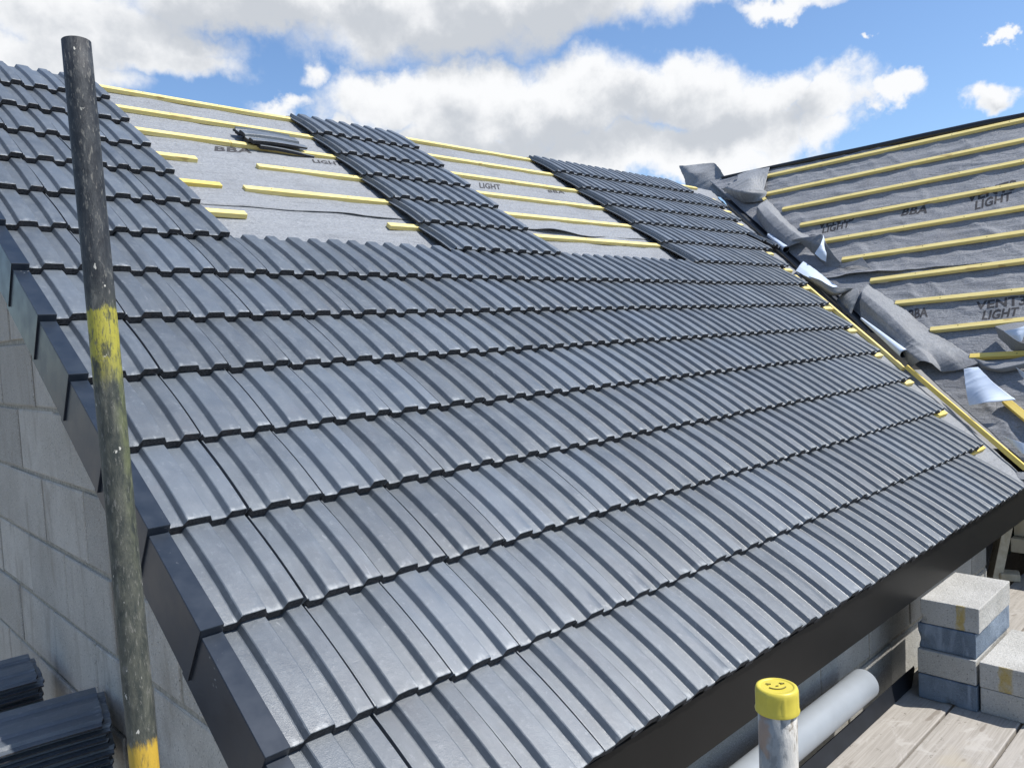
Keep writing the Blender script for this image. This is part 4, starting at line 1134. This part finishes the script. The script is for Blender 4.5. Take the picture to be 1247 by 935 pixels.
flap_thing('standing', FF, 'grey membrane piece standing up against the sky at the top of the valley', amp=0.012)
t = flap_thing('ridge_fold', FF, 'crumpled dark membrane fold at the near end of the wing ridge', amp=0.02)
roll('rolled_edge', RO['roll_ridge'][0], RO['roll_ridge'][1], 0.035, 0.03, [M_FLAP, M_BLACK], t)
t = flap_thing('upper_flap', FL, 'smooth dark grey membrane flap folded over the upper valley', amp=0.012)
roll('rolled_edge', RO['roll_a'][0], RO['roll_a'][1], 0.022, 0.036, [M_WHITE, M_BLACK], t)
t = flap_thing('mid_turned', FF, 'grey membrane flap turned back beside the open black valley liner', amp=0.012)
flap('turned_underside', 'white_turned', WF, t, amp=0.008)
flap('fold', 'small_flap_edge', FF, t, amp=0.005)
t = flap_thing('drop_white', WF, 'membrane strip curling over the tiles with its pale blue underside showing', amp=0.006)
flap('curled_edge', 'drop_grey', FF, t, amp=0.01)
flap_thing('small_grey', FF, 'small grey membrane corner beside a dark gap in mid valley', amp=0.008)
t = flap_thing('big_flap', FL, 'largest grey membrane flap, draped down the lower valley', amp=0.014, nu=80, nv=50)
roll('rolled_edge', RO['roll_b'][0], RO['roll_b'][1], 0.010, 0.036, [M_WHITE, M_BLACK], t)
flap('tail', 'tail_strip', FF, t, amp=0.006)
flap_thing('blue_triangle', WF, 'pale blue triangle of membrane hanging below the largest flap', amp=0.010)
t = flap_thing('box_side', FF, 'boxed membrane fold on the wing roof at the right', amp=0.006)
flap('fold_top', 'box_top', FF, t, amp=0.005); flap('turned_underside', 'box_white', WF, t, amp=0.005)
flap_thing('low_white', WF, 'narrow pale blue strip of membrane at the right edge of the wing', amp=0.004)
flap_thing('corner_white', WF, 'pale membrane corner sticking out beside the yellow valley timber', amp=0.004)
flap_thing('eave_tail', [M_FELT, M_WHITE], 'light grey membrane tail hanging over the eaves corner', amp=0.008)
wp_ = [[4.9186, 0.2869, 0.3731], [4.8148, 0.1504, 0.2795]]
o = beam('timber_batten', wp_[0], Vector(wp_[1]) + (Vector(wp_[1]) - Vector(wp_[0])) * 1.0, 0.045, 0.03, NW, M_BATTEN_Y); tag(o, 'yellow timber poking out from under the pale blue triangle of membrane', 'batten')
wp_ = [[7.0761, 3.0806, 2.3208], [6.9164, 2.898, 2.1766]]
o = beam('timber_batten', wp_[0], wp_[1], 0.035, 0.02, NW, M_BATTEN); tag(o, 'short pale timber crossing the top of the valley', 'batten')
# cut tiles leaning in the valley
for k, (dx, dv) in enumerate([(6.02, 2.98), (6.10, 2.90)]):
    m = Matrix.Translation(roof(dx, dv, 0.02 - 0.0 * k)) @ ROOF_ROT @ Matrix.Rotation(math.radians(14), 4, 'Y') @ Matrix.Diagonal((0.8, 0.75, 1, 1))
    loose_tile(m, ['short cut tile left in the upper valley, nearer the laid tiles', 'short cut tile left in the upper valley, under the grey flap'][k], group='cut tiles left in the valley')
